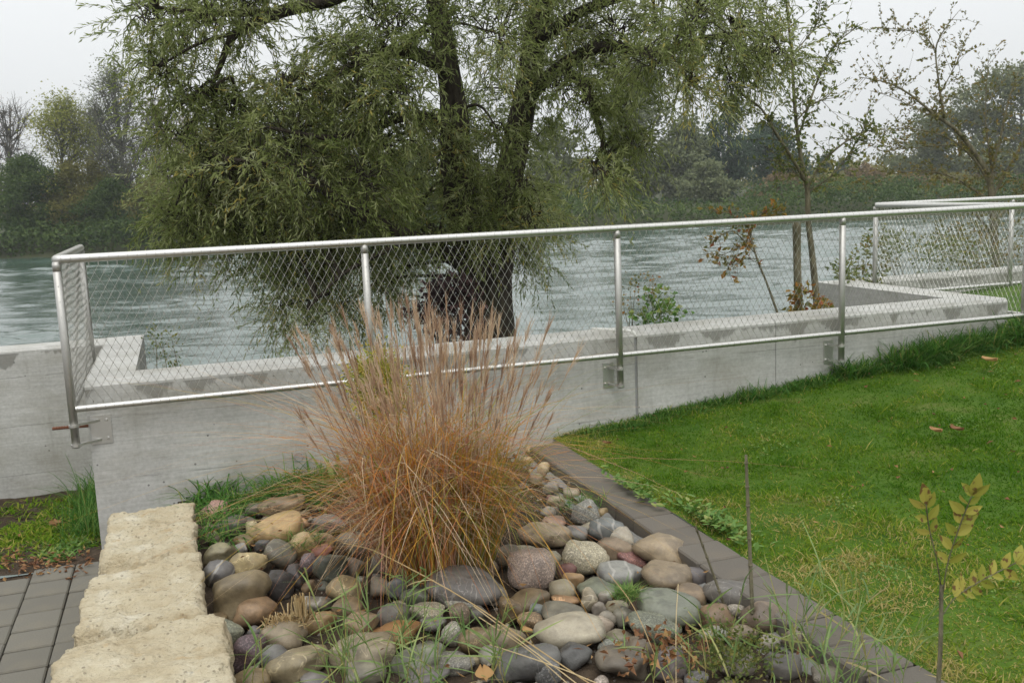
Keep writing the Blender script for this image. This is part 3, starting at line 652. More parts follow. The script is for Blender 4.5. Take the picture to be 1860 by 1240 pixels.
# (pixel x, y, width, height, tilt degrees, colour, kind, angular)
sm, spk, bnd = 'smooth', 'speckled', 'banded'
ST = [(393,926,54,40,0,(.40,.25,.20),spk,0),(511,918,95,44,4,(.25,.19,.12),sm,0),(511,957,112,52,9,(.42,.30,.15),sm,.3),(457,958,26,28,0,(.5,.43,.28),sm,0),
(423,953,54,36,10,(.17,.16,.15),sm,0),(381,964,28,26,0,(.19,.17,.16),sm,0),(390,977,34,28,0,(.24,.20,.16),sm,0),(397,1008,58,42,0,(.25,.23,.15),sm,0),
(442,983,40,32,0,(.29,.22,.13),sm,0),(438,997,29,24,15,(.26,.25,.24),bnd,0),(477,990,34,26,0,(.10,.10,.10),sm,0),(451,1021,74,44,3,(.40,.33,.19),sm,0),
(510,1005,58,44,-28,(.17,.16,.13),sm,0),(547,988,54,48,38,(.44,.34,.19),sm,.5),(394,1040,58,52,-25,(.17,.165,.165),bnd,0),(430,1080,120,78,18,(.215,.175,.11),sm,0),
(502,1062,52,70,32,(.065,.06,.06),sm,.8),(535,1050,40,48,0,(.075,.065,.065),sm,.6),(560,1027,36,64,14,(.20,.155,.165),spk,.4),(600,1030,66,60,0,(.10,.11,.09),sm,.6),
(562,1066,34,22,32,(.2,.14,.085),sm,.7),(457,1112,90,54,12,(.28,.19,.115),sm,0),(391,1126,46,20,0,(.2,.15,.085),sm,0),(401,1152,78,54,-8,(.25,.26,.195),spk,0),
(445,1184,64,78,-22,(.15,.105,.115),spk,.6),(515,1158,90,62,0,(.26,.215,.15),sm,.2),(463,1150,34,30,0,(.13,.125,.125),sm,0),(582,1130,66,42,10,(.29,.2,.095),sm,.3),
(572,1098,64,38,-8,(.25,.23,.195),bnd,0),(540,1206,108,62,8,(.27,.23,.15),sm,.2),(497,1197,54,46,0,(.15,.15,.15),sm,.7),(459,1234,80,40,0,(.27,.21,.12),sm,0),
(462,1210,30,26,40,(.38,.35,.28),sm,.7),(572,1234,56,30,0,(.2,.19,.19),sm,0),(629,1071,76,56,-15,(.31,.25,.145),sm,0),(634,1102,64,38,0,(.22,.165,.10),sm,0),
(690,1066,44,36,0,(.22,.19,.15),sm,.4),(720,1068,40,42,0,(.2,.21,.22),sm,.6),(753,1086,58,40,0,(.12,.125,.10),sm,.4),(756,1064,44,28,0,(.25,.23,.2),sm,0),
(656,1134,68,50,0,(.24,.18,.115),sm,.2),(713,1118,68,48,0,(.14,.13,.12),sm,.4),(717,1152,106,46,13,(.26,.14,.055),sm,.2),(726,1099,34,22,0,(.37,.34,.26),spk,0),
(778,1111,68,34,2,(.40,.37,.28),spk,0),(787,1132,50,28,0,(.2,.19,.18),sm,.4),(834,1116,42,48,0,(.23,.175,.12),spk,0),(837,1095,64,26,0,(.3,.29,.25),spk,0),
(870,1113,34,30,0,(.14,.13,.12),sm,0),(821,1152,44,48,0,(.38,.37,.31),spk,0),(848,1066,150,70,-10,(.17,.16,.155),sm,.2),(880,1032,54,36,0,(.23,.17,.12),sm,0),
(866,1165,76,60,0,(.2,.15,.085),sm,.3),(665,1181,132,56,0,(.25,.215,.155),sm,.2),(758,1197,102,54,15,(.2,.21,.17),sm,.3),(826,1206,78,40,-8,(.27,.26,.23),spk,.4),
(780,1224,74,36,0,(.16,.15,.15),sm,0),(663,1222,88,46,0,(.21,.20,.16),sm,0),(862,1199,24,18,0,(.35,.3,.2),sm,0),(966,1037,92,78,0,(.37,.295,.255),spk,0),
(957,1003,54,26,0,(.37,.34,.26),spk,0),(1006,1015,28,32,0,(.40,.385,.31),sm,0),(1062,1010,92,66,-20,(.48,.44,.33),spk,.3),(1031,1036,42,32,0,(.19,.095,.09),sm,0),
(1041,1056,42,34,0,(.37,.25,.135),sm,0),(1022,1070,54,42,0,(.30,.27,.20),sm,.2),(1025,1090,54,18,0,(.40,.25,.14),sm,0),(1082,1070,80,40,0,(.17,.185,.14),sm,.2),
(1070,1090,36,46,-20,(.31,.275,.21),sm,.2),(1095,1084,34,27,0,(.30,.27,.24),bnd,0),(1087,1107,28,30,-25,(.28,.25,.22),sm,0),(1027,1112,86,40,-6,(.185,.175,.14),sm,.2),
(962,1090,84,36,8,(.165,.125,.075),sm,.2),(927,1107,50,50,28,(.16,.115,.065),sm,.2),(962,1127,48,30,0,(.31,.22,.13),spk,0),(977,1110,34,30,0,(.17,.19,.19),bnd,0),
(1032,1147,128,66,3,(.36,.33,.265),sm,.5),(1040,1190,78,54,12,(.085,.085,.085),sm,.9),(1091,1136,48,34,-30,(.38,.32,.27),sm,0),(1103,1127,32,34,0,(.24,.22,.19),sm,0),
(1132,1120,38,46,0,(.22,.21,.18),sm,0),(1120,1102,46,26,0,(.31,.28,.20),sm,0),(952,1202,118,70,5,(.125,.125,.125),sm,.3),(997,1222,54,46,0,(.18,.18,.18),spk,.3),
(917,1165,74,60,0,(.2,.16,.105),sm,0),(900,1192,66,36,-12,(.27,.26,.23),sm,.3),(1130,1202,104,64,-12,(.15,.13,.105),sm,.2),(1122,1158,60,28,0,(.22,.2,.15),sm,0),
(1112,1176,54,32,0,(.24,.25,.22),spk,0),(1150,1176,54,38,0,(.2,.165,.12),sm,0),(1102,960,64,44,5,(.20,.215,.22),bnd,.5),(1131,977,48,44,25,(.47,.435,.37),sm,0),
(1117,1000,68,48,0,(.245,.19,.135),sm,0),(1150,1014,54,30,-22,(.31,.155,.14),spk,.3),(1205,1002,98,58,-12,(.31,.25,.175),sm,.2),(1127,1039,88,40,-6,(.29,.295,.285),bnd,.3),
(1212,1045,90,54,-10,(.225,.18,.125),sm,.2),(1266,1046,48,38,0,(.12,.11,.115),sm,0),(1252,1077,66,46,-10,(.225,.17,.115),sm,0),(1322,1080,92,54,-6,(.16,.15,.14),sm,0),
(1222,1108,128,74,-12,(.18,.195,.16),sm,0),(1192,1137,104,56,-12,(.185,.195,.15),spk,.2),(1180,1076,42,20,0,(.44,.41,.33),spk,0),(1300,1122,66,52,-15,(.205,.14,.085),sm,.2),
(1337,1110,38,30,0,(.31,.28,.24),spk,0),(1385,1122,74,62,0,(.18,.14,.105),sm,0),(1215,1205,62,62,0,(.2,.175,.18),sm,.2),(1160,1182,54,48,0,(.18,.15,.115),sm,0),
(1265,1232,46,26,0,(.17,.165,.17),sm,0),(1300,1152,56,28,0,(.26,.26,.23),sm,0),(1060,934,56,46,28,(.31,.31,.285),spk,.9),(1009,911,40,22,-4,(.35,.285,.22),sm,0),
(996,931,28,22,0,(.28,.25,.22),sm,0),(1036,895,32,20,0,(.31,.265,.2),sm,0),(1038,880,16,15,0,(.35,.265,.165),sm,0),(1065,911,32,12,0,(.37,.32,.285),sm,0),
(1093,931,26,20,0,(.35,.265,.155),sm,0),(1007,948,44,22,0,(.37,.255,.2),sm,0),(992,971,98,44,-4,(.33,.265,.19),sm,0),(1049,968,48,24,-8,(.24,.23,.22),sm,.3),
(963,817,26,18,0,(.52,.40,.23),sm,.6),(960,837,24,18,0,(.52,.41,.25),sm,.6),(989,853,26,26,0,(.50,.41,.27),sm,.4),(1000,887,32,24,0,(.3,.28,.25),sm,0),
(975,870,26,20,0,(.3,.26,.2),sm,0),(1450,1165,66,48,0,(.2,.17,.13),sm,0),(1420,1205,70,50,0,(.17,.16,.15),sm,.2),(1350,1150,54,36,0,(.22,.18,.13),sm,0),(1500,1225,60,40,0,(.2,.18,.15),sm,0),
(1340,1205,70,44,0,(.19,.17,.15),sm,0),(1400,1165,40,28,0,(.3,.28,.24),sm,0),(590,985,44,34,0,(.3,.22,.15),sm,0),(585,1000,40,26,10,(.33,.15,.12),sm,.3),(600,950,60,36,0,(.2,.18,.17),sm,0),(640,985,60,40,0,(.22,.2,.16),sm,0),
(352,905,26,16,0,(.13,.13,.13),sm,0),(470,925,50,28,0,(.2,.18,.15),sm,0),(640,1030,50,36,0,(.2,.18,.15),sm,0),(700,1020,70,40,0,(.15,.14,.12),sm,0),(760,1020,70,40,0,(.17,.15,.13),sm,0),(920,1010,60,40,0,(.2,.17,.13),sm,0),(900,1080,46,36,0,(.25,.23,.2),sm,0),(880,985,60,40,0,(.2,.17,.13),sm,0)]
LAB = {15: "large smooth olive brown oval cobble beside the limestone block", 14: "grey cobble striped with white veins", 2: "long tan cobble shaped like a loaf",
       16: "black broken cobble", 59: "round pinkish speckled granite cobble", 62: "pale yellow speckled cobble with rusty spot", 42: "flat orange brown cobble",
       24: "dark purple glossy cobble", 91: "white egg-shaped cobble", 63: "small burgundy round cobble", 98: "large smooth grey green cobble", 93: "reddish granite cobble"}
placed = []
def add_cobble(P, dims, tilt, col, kind, ang, seed, yaw=0.0):
    me = cobble_mesh(seed, dims, max(ang, .5), 2.2+.6*random.random())
    o = obj("cobble", me, COB[kind], bed, tuple(P)); o.color = (*col, 1)
    Rt = Matrix((SIDE, HEAD, (0, 0, 1))).transposed()
    o.rotation_euler = (Rt @ Matrix.Rotation(-math.radians(tilt), 3, 'Y') @ Matrix.Rotation(yaw, 3, 'Z')).to_euler()
    return o
for i, (x, y, pw, ph, tilt, col, kind, ang) in enumerate(ST):
    P = GZ(x, y, .09); dep = (P-CAM)@FW; sc = dep/F_PX; W_, H_ = pw*sc*1.02, ph*sc*1.04
    phi = math.asin((CAM[2]-P[2])/np.linalg.norm(P-CAM)); D_ = W_*random.uniform(.72, .95)
    if ph > pw*1.1: D_ = W_*1.2
    hh = math.sqrt(max(.02*H_*H_, H_*H_-(D_*math.sin(phi))**2))/math.cos(phi)
    hh = min(max(hh, .42*W_), 1.15*W_)
    P = GZ(x, y, max(.03, .02+hh*.42))
    c = tuple(np.clip(np.array(col)*1.0, 0, 1))
    o = add_cobble(P, (W_, D_, hh), tilt, c, kind, ang, 100+i, random.uniform(-.1, .1))
    if i in LAB: o["label"] = LAB[i]
    placed.append((P[0], P[1], max(W_, D_)/2))
pal = [c[5] for c in ST]; fill = 0
pts = RNG.uniform([.60, -3.9, 0], [2.40, -.04, 0], (2500, 3))
PL = np.array(placed)
for p in pts:
    if fill >= 148: break
    r = random.uniform(.014, .042)
    dd = np.hypot(PL[:, 0]-p[0], PL[:, 1]-p[1])-PL[:, 2]*.72
    if dd.min() < r*.30: continue
    if p[1] > -.30 and p[0] < 1.9: continue
    col = np.array(random.choice(pal))*random.uniform(.7, 1.05)
    add_cobble((p[0], p[1], .015+r*.35), (2*r, 2*r*random.uniform(.7, 1), r*1.5), 0, col, random.choice([sm, sm, spk]), random.choice([0, 0, .3]), 500+fill, random.uniform(0, 3))
    PL = np.vstack([PL, [p[0], p[1], r]]); fill += 1

grit = Acc(); n = 1300; oc = np.array([[1, 0, 0], [-1, 0, 0], [0, 1, 0], [0, -1, 0], [0, 0, 1], [0, 0, -1.]]); of = np.array([[0, 2, 4], [2, 1, 4], [1, 3, 4], [3, 0, 4], [2, 0, 5], [1, 2, 5], [3, 1, 5], [0, 3, 5]])
gp = RNG.uniform([.58, -3.8, .022], [2.41, .05, .04], (n, 3)); gr = RNG.uniform(.004, .013, n)
V = gp[:, None]+oc[None]*gr[:, None, None]*RNG.uniform(.6, 1.3, (n, 6, 1)); grit.add(V, None, (np.arange(n)*6)[:, None, None]+of[None], np.repeat(RNG.random(n), 6))
gb = NB("grit"); gm = gb.fin(gb.ramp(gb.attr(), [(0, (.05, .045, .04)), (.6, (.16, .14, .11)), (1, (.32, .28, .22))]), .8)
tag(obj("grit", grit.mesh("grit", False), gm, bed), kind="stuff")

# ------------------------------------------------------------------ grass on the ground
def lawn_blades():
    n = 260000
    xy = np.stack([RNG.uniform(2.635, 8.2, n), RNG.uniform(-3.6, .07, n)], 1)
    d = np.hypot(xy[:, 0]-CAM[0], xy[:, 1]-CAM[1])
    keep = RNG.random(n) < np.clip(1.25-.1*d, .35, 1)
    # leave out what the picture cannot show near its right edge
    v = np.column_stack([xy, np.full(n, .15)])-CAM; px = 930+F_PX*(v@RT)/np.maximum(v@FW, .1); keep &= (px < 2050) & (v@FW > .5)
    xy = xy[keep]; n = len(xy); z = lawn_z(xy[:, 0], xy[:, 1])
    P = np.column_stack([xy, z-.004]); pat = fbm(np.column_stack([xy, 0*z]), 1.6, 21, 3); fine = vnoise(np.column_stack([xy, 0*z]), 7, 5)
    e = np.clip(1-(xy[:, 0]-2.63)/.55, 0, 1)
    dry = np.clip(.26+.24*pat+.14*fine+.36*e*(.6+.5*fine)+.14*np.clip((.0-xy[:, 1])/3.5, 0, 1)*np.clip(1.6-(xy[:, 0]-2.6), 0, 1), 0, .85)
    cl = fbm(np.column_stack([xy, 0*z]), 6, 33, 2)
    a = np.clip(dry+.16*cl*RNG.random(n)+RNG.normal(0, .15, n)+(RNG.random(n) < dry*.35)*.4, 0, 1)
    D = unit(np.column_stack([RNG.normal(0, .55, (n, 2)), np.ones(n)])); L = RNG.uniform(.018, .040, n)*(1+.6*np.clip(cl, -.6, 1))*(1+(RNG.random(n) < .03)*1.2)
    b = np.column_stack([RNG.normal(0, .4, (n, 2)), -RNG.uniform(.1, .5, n)])
    acc = Acc(); ribbons(acc, P, D, L, RNG.uniform(.0028, .0055, n), b, 2, a); return acc
o = obj("lawn_grass", lawn_blades().mesh("lawn_grass"), M_LAWN); tag(o, "short green lawn grass with dry straw patches by the edging", "grass", kind="stuff")
def tuft(name, label, cat, pts, L, wd, mat, spread=.5, droop=.55, a=None, group=None, up=1.0, segs=5):
    pts = np.asarray(pts, float); n = len(pts); acc = Acc()
    h = RNG.normal(0, spread, (n, 2)); D = np.column_stack([h, np.full(n, up)])
    b = np.column_stack([unit(np.column_stack([h, np.zeros(n)]))[:, :2]*RNG.uniform(.1, .7, (n, 1)), -RNG.uniform(.1, droop, n)])
    ribbons(acc, pts, D, RNG.uniform(L[0], L[1], n), RNG.uniform(wd[0], wd[1], n), b, segs, a)
    o = obj(name, acc.mesh(name), mat, None); return tag(o, label, cat, group)
def scatter(x0, x1, y0, y1, n, zf): 
    x, y = RNG.uniform(x0, x1, n), RNG.uniform(y0, y1, n); return np.column_stack([x, y, zf(x, y)])
def clumped(x0, x1, y0, y1, n, k, s, zf, ymax=.07):
    c = np.column_stack([RNG.uniform(x0, x1, k), RNG.uniform(y0, y1, k)]); i = RNG.integers(0, k, n)
    p = c[i]+RNG.normal(0, s, (n, 2)); p[:, 1] = np.minimum(p[:, 1], ymax); return np.column_stack([p, zf(p[:, 0], p[:, 1])])
LZ = lambda x, y: lawn_z(x, y)-.005
tuft("long_grass", "long dark green grass along the right foot of the wall", "grass", clumped(5.0, 6.35, -.06, .05, 3800, 26, .06, LZ), (.12, .30), (.004, .008), M_TALL, .45, .8)
tuft("grass_tuft", "upright grass tuft at the wall foot below the third post", "grass", clumped(4.66, 4.86, -.05, .04, 420, 5, .04, LZ), (.10, .24), (.004, .007), M_TALL, .45, .6)
tuft("wall_foot_grass", "uneven short grass fringe along the middle of the wall foot", "grass", clumped(2.65, 4.7, -.05, .06, 4200, 60, .05, LZ), (.03, .10), (.003, .006), M_TALL, .5, .6)
tuft("grass_tuft", "thin green tuft against the wall between second and third post", "grass", clumped(3.95, 4.0, -.02, .05, 150, 1, .05, LZ), (.06, .17), (.003, .006), M_TALL, .4, .5)
BZ = lambda x, y: .04+0*x
tuft("bed_grass", "arching green grass between cobbles at the left wall foot", "grass", clumped(.62, 1.35, -.32, .02, 1500, 22, .06, BZ), (.08, .26), (.004, .009), M_TALL, .8, 1.0)
tuft("bed_grass", "long green grass trailing beside the farthest limestone block", "grass", clumped(.58, .66, -1.05, -.5, 150, 8, .05, lambda x, y: .08+0*x), (.1, .25), (.004, .008), M_TALL, .8, 1.0)
tuft("broad_weed", "upright broad green leaves in front of the anchor hole", "plant", [(1.17, -.12, .06), (1.22, -.1, .06), (1.27, -.13, .06), (1.31, -.1, .06), (1.36, -.12, .06), (1.42, -.1, .06), (1.12, -.12, .06)], (.17, .27), (.026, .036), M_WEED, .32, .25)
SZ = lambda x, y: -.21-.10*np.clip(y, 0, 1.7)/1.7
tuft("corner_grass", "tall green grass in the corner left of the wall end", "grass", np.vstack([np.column_stack([RNG.normal(-.03, .07, 900), RNG.uniform(.35, 1.5, 900), np.full(900, -.28)])]), (.10, .36), (.003, .006), M_TALL, .3, .5)
tuft("soil_weeds", "low weeds and moss on the soil left of the wall", "weeds", clumped(-1.4, .04, .1, 1.45, 9000, 60, .10, SZ, 1.6), (.02, .075), (.005, .012), M_LAWN, .9, .5, np.clip(RNG.normal(.42, .22, 9000), 0, 1))
tuft("clover_patch", "bright green clover patch on the soil beside the paving", "weeds", clumped(-.75, -.02, .08, .45, 1500, 14, .05, SZ, .6), (.02, .05), (.012, .02), M_WEED, 1.0, .3, None, None, 1.0, 3)
for (x, y), lb in (((1140, 1082), "small bright green grass cushion between cobbles"),):
    P = GZ(x, y, .12); tuft("grass_cushion", lb, "grass", P+RNG.normal(0, 1, (420, 3))*[.022, .022, .004], (.03, .075), (.0016, .003), M_WEED, .7, .5)
for (x, y), lb in (((1062, 915), "pale grass wisps among pebbles beside the edging"), ((560, 985), "short grass beside the tan cobble left of the ornamental grass")):
    P = GZ(x, y, .08); tuft("grass_tuft", lb, "grass", P+RNG.normal(0, 1, (160, 3))*[.06, .05, .004], (.04, .12), (.002, .004), M_TALL, .7, .7)
n = 900; k = 16; cc = np.column_stack([RNG.uniform(2.8, 6.5, k), RNG.uniform(-3.2, -.2, k)])[RNG.integers(0, k, n)]+RNG.normal(0, .07, (n, 2)); a = Acc()
leaves(a, np.column_stack([cc, lawn_z(cc[:, 0], cc[:, 1])+RNG.uniform(.012, .03, n)]), RNG.normal(0, 1, (n, 3))*[1, 1, .25], RNG.uniform(.010, .02, n), RNG.uniform(.008, .014, n), .15, None, unit(RNG.normal(0, .3, (n, 3))+[0, 0, 1]))
tag(obj("lawn_clover", a.mesh("lawn_clover"), M_WEED), "clover leaves mixed into the lawn", "clover", kind="stuff")
n = 190; cc = np.column_stack([RNG.uniform(2.66, 6.8, n), RNG.uniform(-3.3, 0, n)]); a = Acc()
leaves(a, np.column_stack([cc, lawn_z(cc[:, 0], cc[:, 1])+RNG.uniform(.015, .035, n)]), RNG.normal(0, 1, (n, 3))*[1, 1, .3], RNG.uniform(.012, .04, n), RNG.uniform(.006, .018, n), .4)
tag(obj("lawn_litter", a.mesh("lawn_litter"), M_DEAD), "small brown leaf scraps scattered over the lawn", "leaves", kind="stuff")
# broad-leaved weed at the lawn edge
for (x, y, n, lb) in ((1290, 950, 160, "loose mat of pale green weed leaves at the lawn edge"), (1150, 893, 90, "smaller weed mat at the lawn edge nearer the wall")):
    P = GZ(x, y, .12); acc = Acc(); n *= 2; c = P+np.column_stack([np.abs(RNG.normal(0, .05, n))-.02, RNG.normal(0, .15, n), RNG.uniform(0, .02, n)])
    D = np.column_stack([RNG.normal(0, 1, (n, 2)), RNG.uniform(.1, .6, n)]); broad_leaves(acc, c, D, RNG.uniform(.02, .055, n), RNG.uniform(.010, .022, n), unit(np.column_stack([RNG.normal(0, .3, (n, 2)), np.ones(n)])))
    tag(obj("lawn_weed", acc.mesh("lawn_weed"), M_WEED), lb, "weed", kind="stuff")

# ------------------------------------------------------------------ ornamental grass
OG = GZ(800, 1035, .06)
og = empty("ornamental_grass", tuple(OG), "tall rust and straw coloured ornamental grass with feathery plumes among cobbles", "grass plant")
def og_blades():
    acc = Acc()
    # three crowns grown into one clump: (offset x, y, radius, lean x, count, colour centre, spread, length)
    for ox, oy, rad, lx, n, cc, cs, ln in ((-.10, .02, .10, -.11, 760, .60, .22, .84), (.01, .05, .10, .0, 680, .44, .18, .90), (.11, -.01, .11, .13, 760, .27, .22, .76), (-.04, -.08, .10, -.04, 420, .46, .20, .58), (-.13, -.06, .08, -.32, 200, .68, .18, .56)):
        r = np.sqrt(RNG.random(n))*rad; th = RNG.uniform(0, 2*np.pi, n); root = OG+np.column_stack([ox+r*np.cos(th), oy+r*np.sin(th), 0*r])
        out = np.column_stack([np.cos(th), np.sin(th), 0*th])+RNG.normal(0, .8, (n, 3))*[1, 1, 0]
        D = out*(RNG.uniform(.02, .28, n)*(.3+r/rad*.5))[:, None]+[lx, 0, 1.]; L = ln*RNG.uniform(.55, 1.30, n)
        b = unit(out*[1, 1, 0]+RNG.normal(0, .6, (n, 3))*[1, 1, 0])*RNG.uniform(-.05, .32, (n, 1)); b[:, 2] = -RNG.uniform(.0, .16, n)
        cu = RNG.normal(0, .5, (n, 3))+unit(b)*.5; cu[:, 2] = -np.abs(RNG.normal(.4, .5, n))
        ribbons(acc, root, D, L, RNG.uniform(.0026, .0055, n), b, 9, np.clip(np.where(RNG.random(n) < .13, RNG.normal(.88, .08, n), RNG.normal(cc, cs, n))+.10*vnoise(root, 14, 4), 0, 1), .1, None, cu)
        m = n//3; k = RNG.integers(0, n, m); s0 = RNG.uniform(.35, .8, (m, 1)); P = root[k]+L[k][:, None]*(s0*unit(D)[k]+s0*s0*b[k])   # dry tips curling off the blades
        d = unit(D)[k]*.4+rdir(m)*.8+[0, 0, .25]; cu = rdir(m)*1.6+[0, 0, -1.4]
        ribbons(acc, P, d, RNG.uniform(.06, .17, m), RNG.uniform(.0018, .0032, m), rdir(m)*.5, 10, np.clip(RNG.normal(.88, .10, m), 0, 1), .1, None, cu)
    return acc
o = obj("leaf_blades", og_blades().mesh("og_leaves"), M_MIS, og); tag(o, kind="stuff")
def og_stems():
    st, pl = Acc(), Acc(); n = 260
    th = RNG.uniform(0, 2*np.pi, n); r = np.sqrt(RNG.random(n))*.16; root = OG+np.column_stack([r*np.cos(th)*1.3, r*np.sin(th), 0*r])
    out = np.column_stack([np.cos(th), np.sin(th), 0*th])*(r/.16)[:, None]
    D = out*RNG.uniform(.0, .56, (n, 1))+[0, 0, 1]; D[:, 0] -= .05*RNG.random(n); D[:, :2] += RNG.normal(0, .06, (n, 2)); D = unit(D)
    L = RNG.uniform(.72, 1.12, n)*(1-.12*np.linalg.norm(out, axis=1)); b = out*RNG.uniform(0, .08, (n, 1)); b[:, 2] = -.02
    c = lambda s: root+L[:, None]*(s*D+s*s*b)
    for s0, s1 in zip(np.linspace(0, .9, 5), np.linspace(.18, 1.0, 5)): prisms(st, c(s0), c(min(1, s1)), .0014, .0012, 3, RNG.random(n))
    tip = c(1.0); td = unit(D+2*b)
    for k in range(n):
        m = 30; Lp = RNG.uniform(.08, .20)
        s = RNG.random(m)**.8; base = tip[k]+td[k]*(s*Lp*.62-.03)[:, None]
        d = td[k]+RNG.normal(0, .05+.10*RNG.random(), (m, 3)); ribbons(pl, base, d, RNG.uniform(.04, .09, m), RNG.uniform(.0014, .0028, m), RNG.normal(0, .08, (m, 3)), 2, np.clip(RNG.normal(.25+.5*(k % 7)/7, .16, m), 0, 1))
    return st, pl
a, b_ = og_stems()
tag(obj("stems", a.mesh("og_stems"), M_PLU, og), kind="stuff"); tag(obj("plumes", b_.mesh("og_plumes"), M_PLU, og), kind="stuff")

# ------------------------------------------------------------------ trees
def limb(acc, pts, sides=9, rough=.12, n=6, seed=0):
    S_ = smooth_path(pts, n); tube(acc, S_[:, :3], np.maximum(S_[:, 3], .002), sides, rough, True, .5, seed); return S_
def px_limb(rows):                # (px, py, metres ahead, radius)
    return [(*WD(x, y, d), r) for x, y, d, r in rows]
TD = 7.65
wil = empty("willow_tree", tuple(WD(893, 640, TD)), "old spreading willow with dark forked trunk behind the railing", "tree")
tr = Acc(); LIMBS = []
def wl(rows, sides=10, seed=0):
    s = limb(tr, px_limb(rows), sides, .22 if rows[0][3] > .08 else .1, 8, seed); LIMBS.append(s)
wl([(900, 760, TD, .27), (895, 660, TD, .225), (893, 560, TD, .19), (888, 500, TD, .175)], 20, 1)
wl([(880, 540, TD, .14), (858, 460, TD, .125), (840, 390, TD, .115), (826, 300, TD, .11), (824, 210, TD, .10), (812, 120, TD, .085), (800, 40, TD, .07), (780, -60, TD, .055), (770, -200, TD, .03)], 16, 2)
wl([(900, 530, TD, .13), (908, 440, TD+.1, .12), (918, 350, TD+.2, .115), (938, 260, TD+.3, .105), (958, 170, TD+.3, .10), (968, 90, TD+.3, .09), (985, 0, TD+.3, .07), (1000, -150, TD+.3, .04)], 16, 3)
wl([(885, 450, TD+.1, .06), (872, 380, TD+.25, .05), (850, 330, TD+.4, .04)], 10, 4)
wl([(868, 500, TD, .07), (800, 455, TD-.3, .06), (702, 412, TD-.7, .05), (590, 345, TD-1.0, .035), (500, 300, TD-1.1, .022), (420, 290, TD-1.1, .012)], 10, 5)
wl([(815, 130, TD, .06), (760, 100, TD-.3, .05), (700, 95, TD-.6, .04), (620, 130, TD-.8, .028), (540, 170, TD-.9, .018)], 10, 6)
wl([(785, -60, TD, .06), (690, -40, TD-.3, .055), (600, 0, TD-.6, .048), (510, 22, TD-.8, .042), (430, 60, TD-.9, .03), (400, 120, TD-.9, .02), (385, 160, TD-.9, .010)], 10, 7)
wl([(510, 22, TD-.8, .03), (420, 25, TD-.9, .022), (330, 20, TD-1, .014), (260, 10, TD-1, .006)], 8, 8)
wl([(430, 60, TD-.9, .016), (360, 80, TD-1, .012), (290, 120, TD-1, .006)], 8, 9)
wl([(955, 180, TD+.3, .06), (1020, 120, TD, .05), (1100, 85, TD-.2, .042), (1190, 95, TD-.3, .032), (1280, 70, TD-.3, .022), (1370, 60, TD-.3, .012)], 10, 10)
wl([(970, 80, TD+.3, .05), (1060, 20, TD, .04), (1160, -10, TD-.1, .03), (1280, -20, TD-.2, .02)], 10, 11)
wl([(1020, 120, TD, .035), (1070, 170, TD-.2, .03), (1085, 220, TD-.2, .026), (1095, 260, TD-.2, .02), (1080, 300, TD-.2, .010)], 8, 12)
wl([(1095, 250, TD-.2, .014), (1105, 300, TD-.2, .010), (1125, 345, TD-.2, .005)], 6, 13)
wl([(850, 450, TD-.1, .035), (780, 430, TD-.5, .03), (700, 455, TD-.8, .022), (620, 500, TD-.9, .014), (560, 560, TD-.9, .006)], 8, 14)
wl([(905, 470, TD, .03), (950, 420, TD-.2, .022), (985, 380, TD-.3, .010)], 8, 15)
wl([(825, 240, TD, .05), (760, 210, TD-.4, .04), (680, 230, TD-.8, .03), (600, 250, TD-1.0, .02), (480, 230, TD-1.1, .010)], 9, 16)
LP = np.concatenate(LIMBS)[:, :3]; LR = np.concatenate(LIMBS)[:, 3]
LPt = LP[LR < .075]
CL = [(280,30,60),(335,90,66),(290,140,52),(380,40,62),(450,10,60),(345,175,56),(425,195,50),(400,255,66),(330,250,46),(470,215,76),(620,185,84),(540,265,86),
(460,305,86),(400,345,74),(355,395,60),(430,415,70),(520,375,86),(600,325,86),(690,265,86),(650,115,66),(720,60,74),(730,165,84),(780,235,74),(720,335,76),(640,400,76),(560,425,66),(760,385,52),
(690,30,56),(540,480,52),(600,505,58),(670,480,60),(735,470,52),(520,555,42),(560,590,34),(620,560,42),(700,520,42),(870,355,44),(930,385,50),(990,350,30),(900,440,44),(955,455,42),(1000,420,34),
(845,220,44),(885,160,46),(900,60,70),(820,30,60),(960,60,80),(1040,60,86),(1010,160,70),(1090,140,74),(1060,215,44),(1120,60,76),(1190,50,76),(1180,135,64),(1260,40,76),(1270,115,64),(1340,60,72),(1350,135,50),(1400,90,42),
(1330,180,28),(1250,175,34),(1130,225,40),(1150,285,34),(1112,310,32),(1085,345,34),(960,250,46),(870,300,44),(780,310,56),(320,320,50),(310,400,46),(850,335,-34),(905,385,-38),(868,430,-34),(945,330,-32),(815,265,-36),(905,235,-34),(960,400,-36),(780,420,-34),(350,430,44),(420,350,60),(500,440,60),(590,450,60),(660,330,70),(480,250,60),(560,330,70),(700,400,56),(640,260,60),(520,160,46),(610,90,40),(380,300,60),(470,380,60),(660,190,70),(580,210,70),
(480,-60,80),(620,-80,90),(760,-90,100),(900,-90,110),(1050,-80,110),(1200,-70,100),(1330,-40,80),(360,-50,70),(850,-200,120),(1000,-220,120),(700,-180,100)]
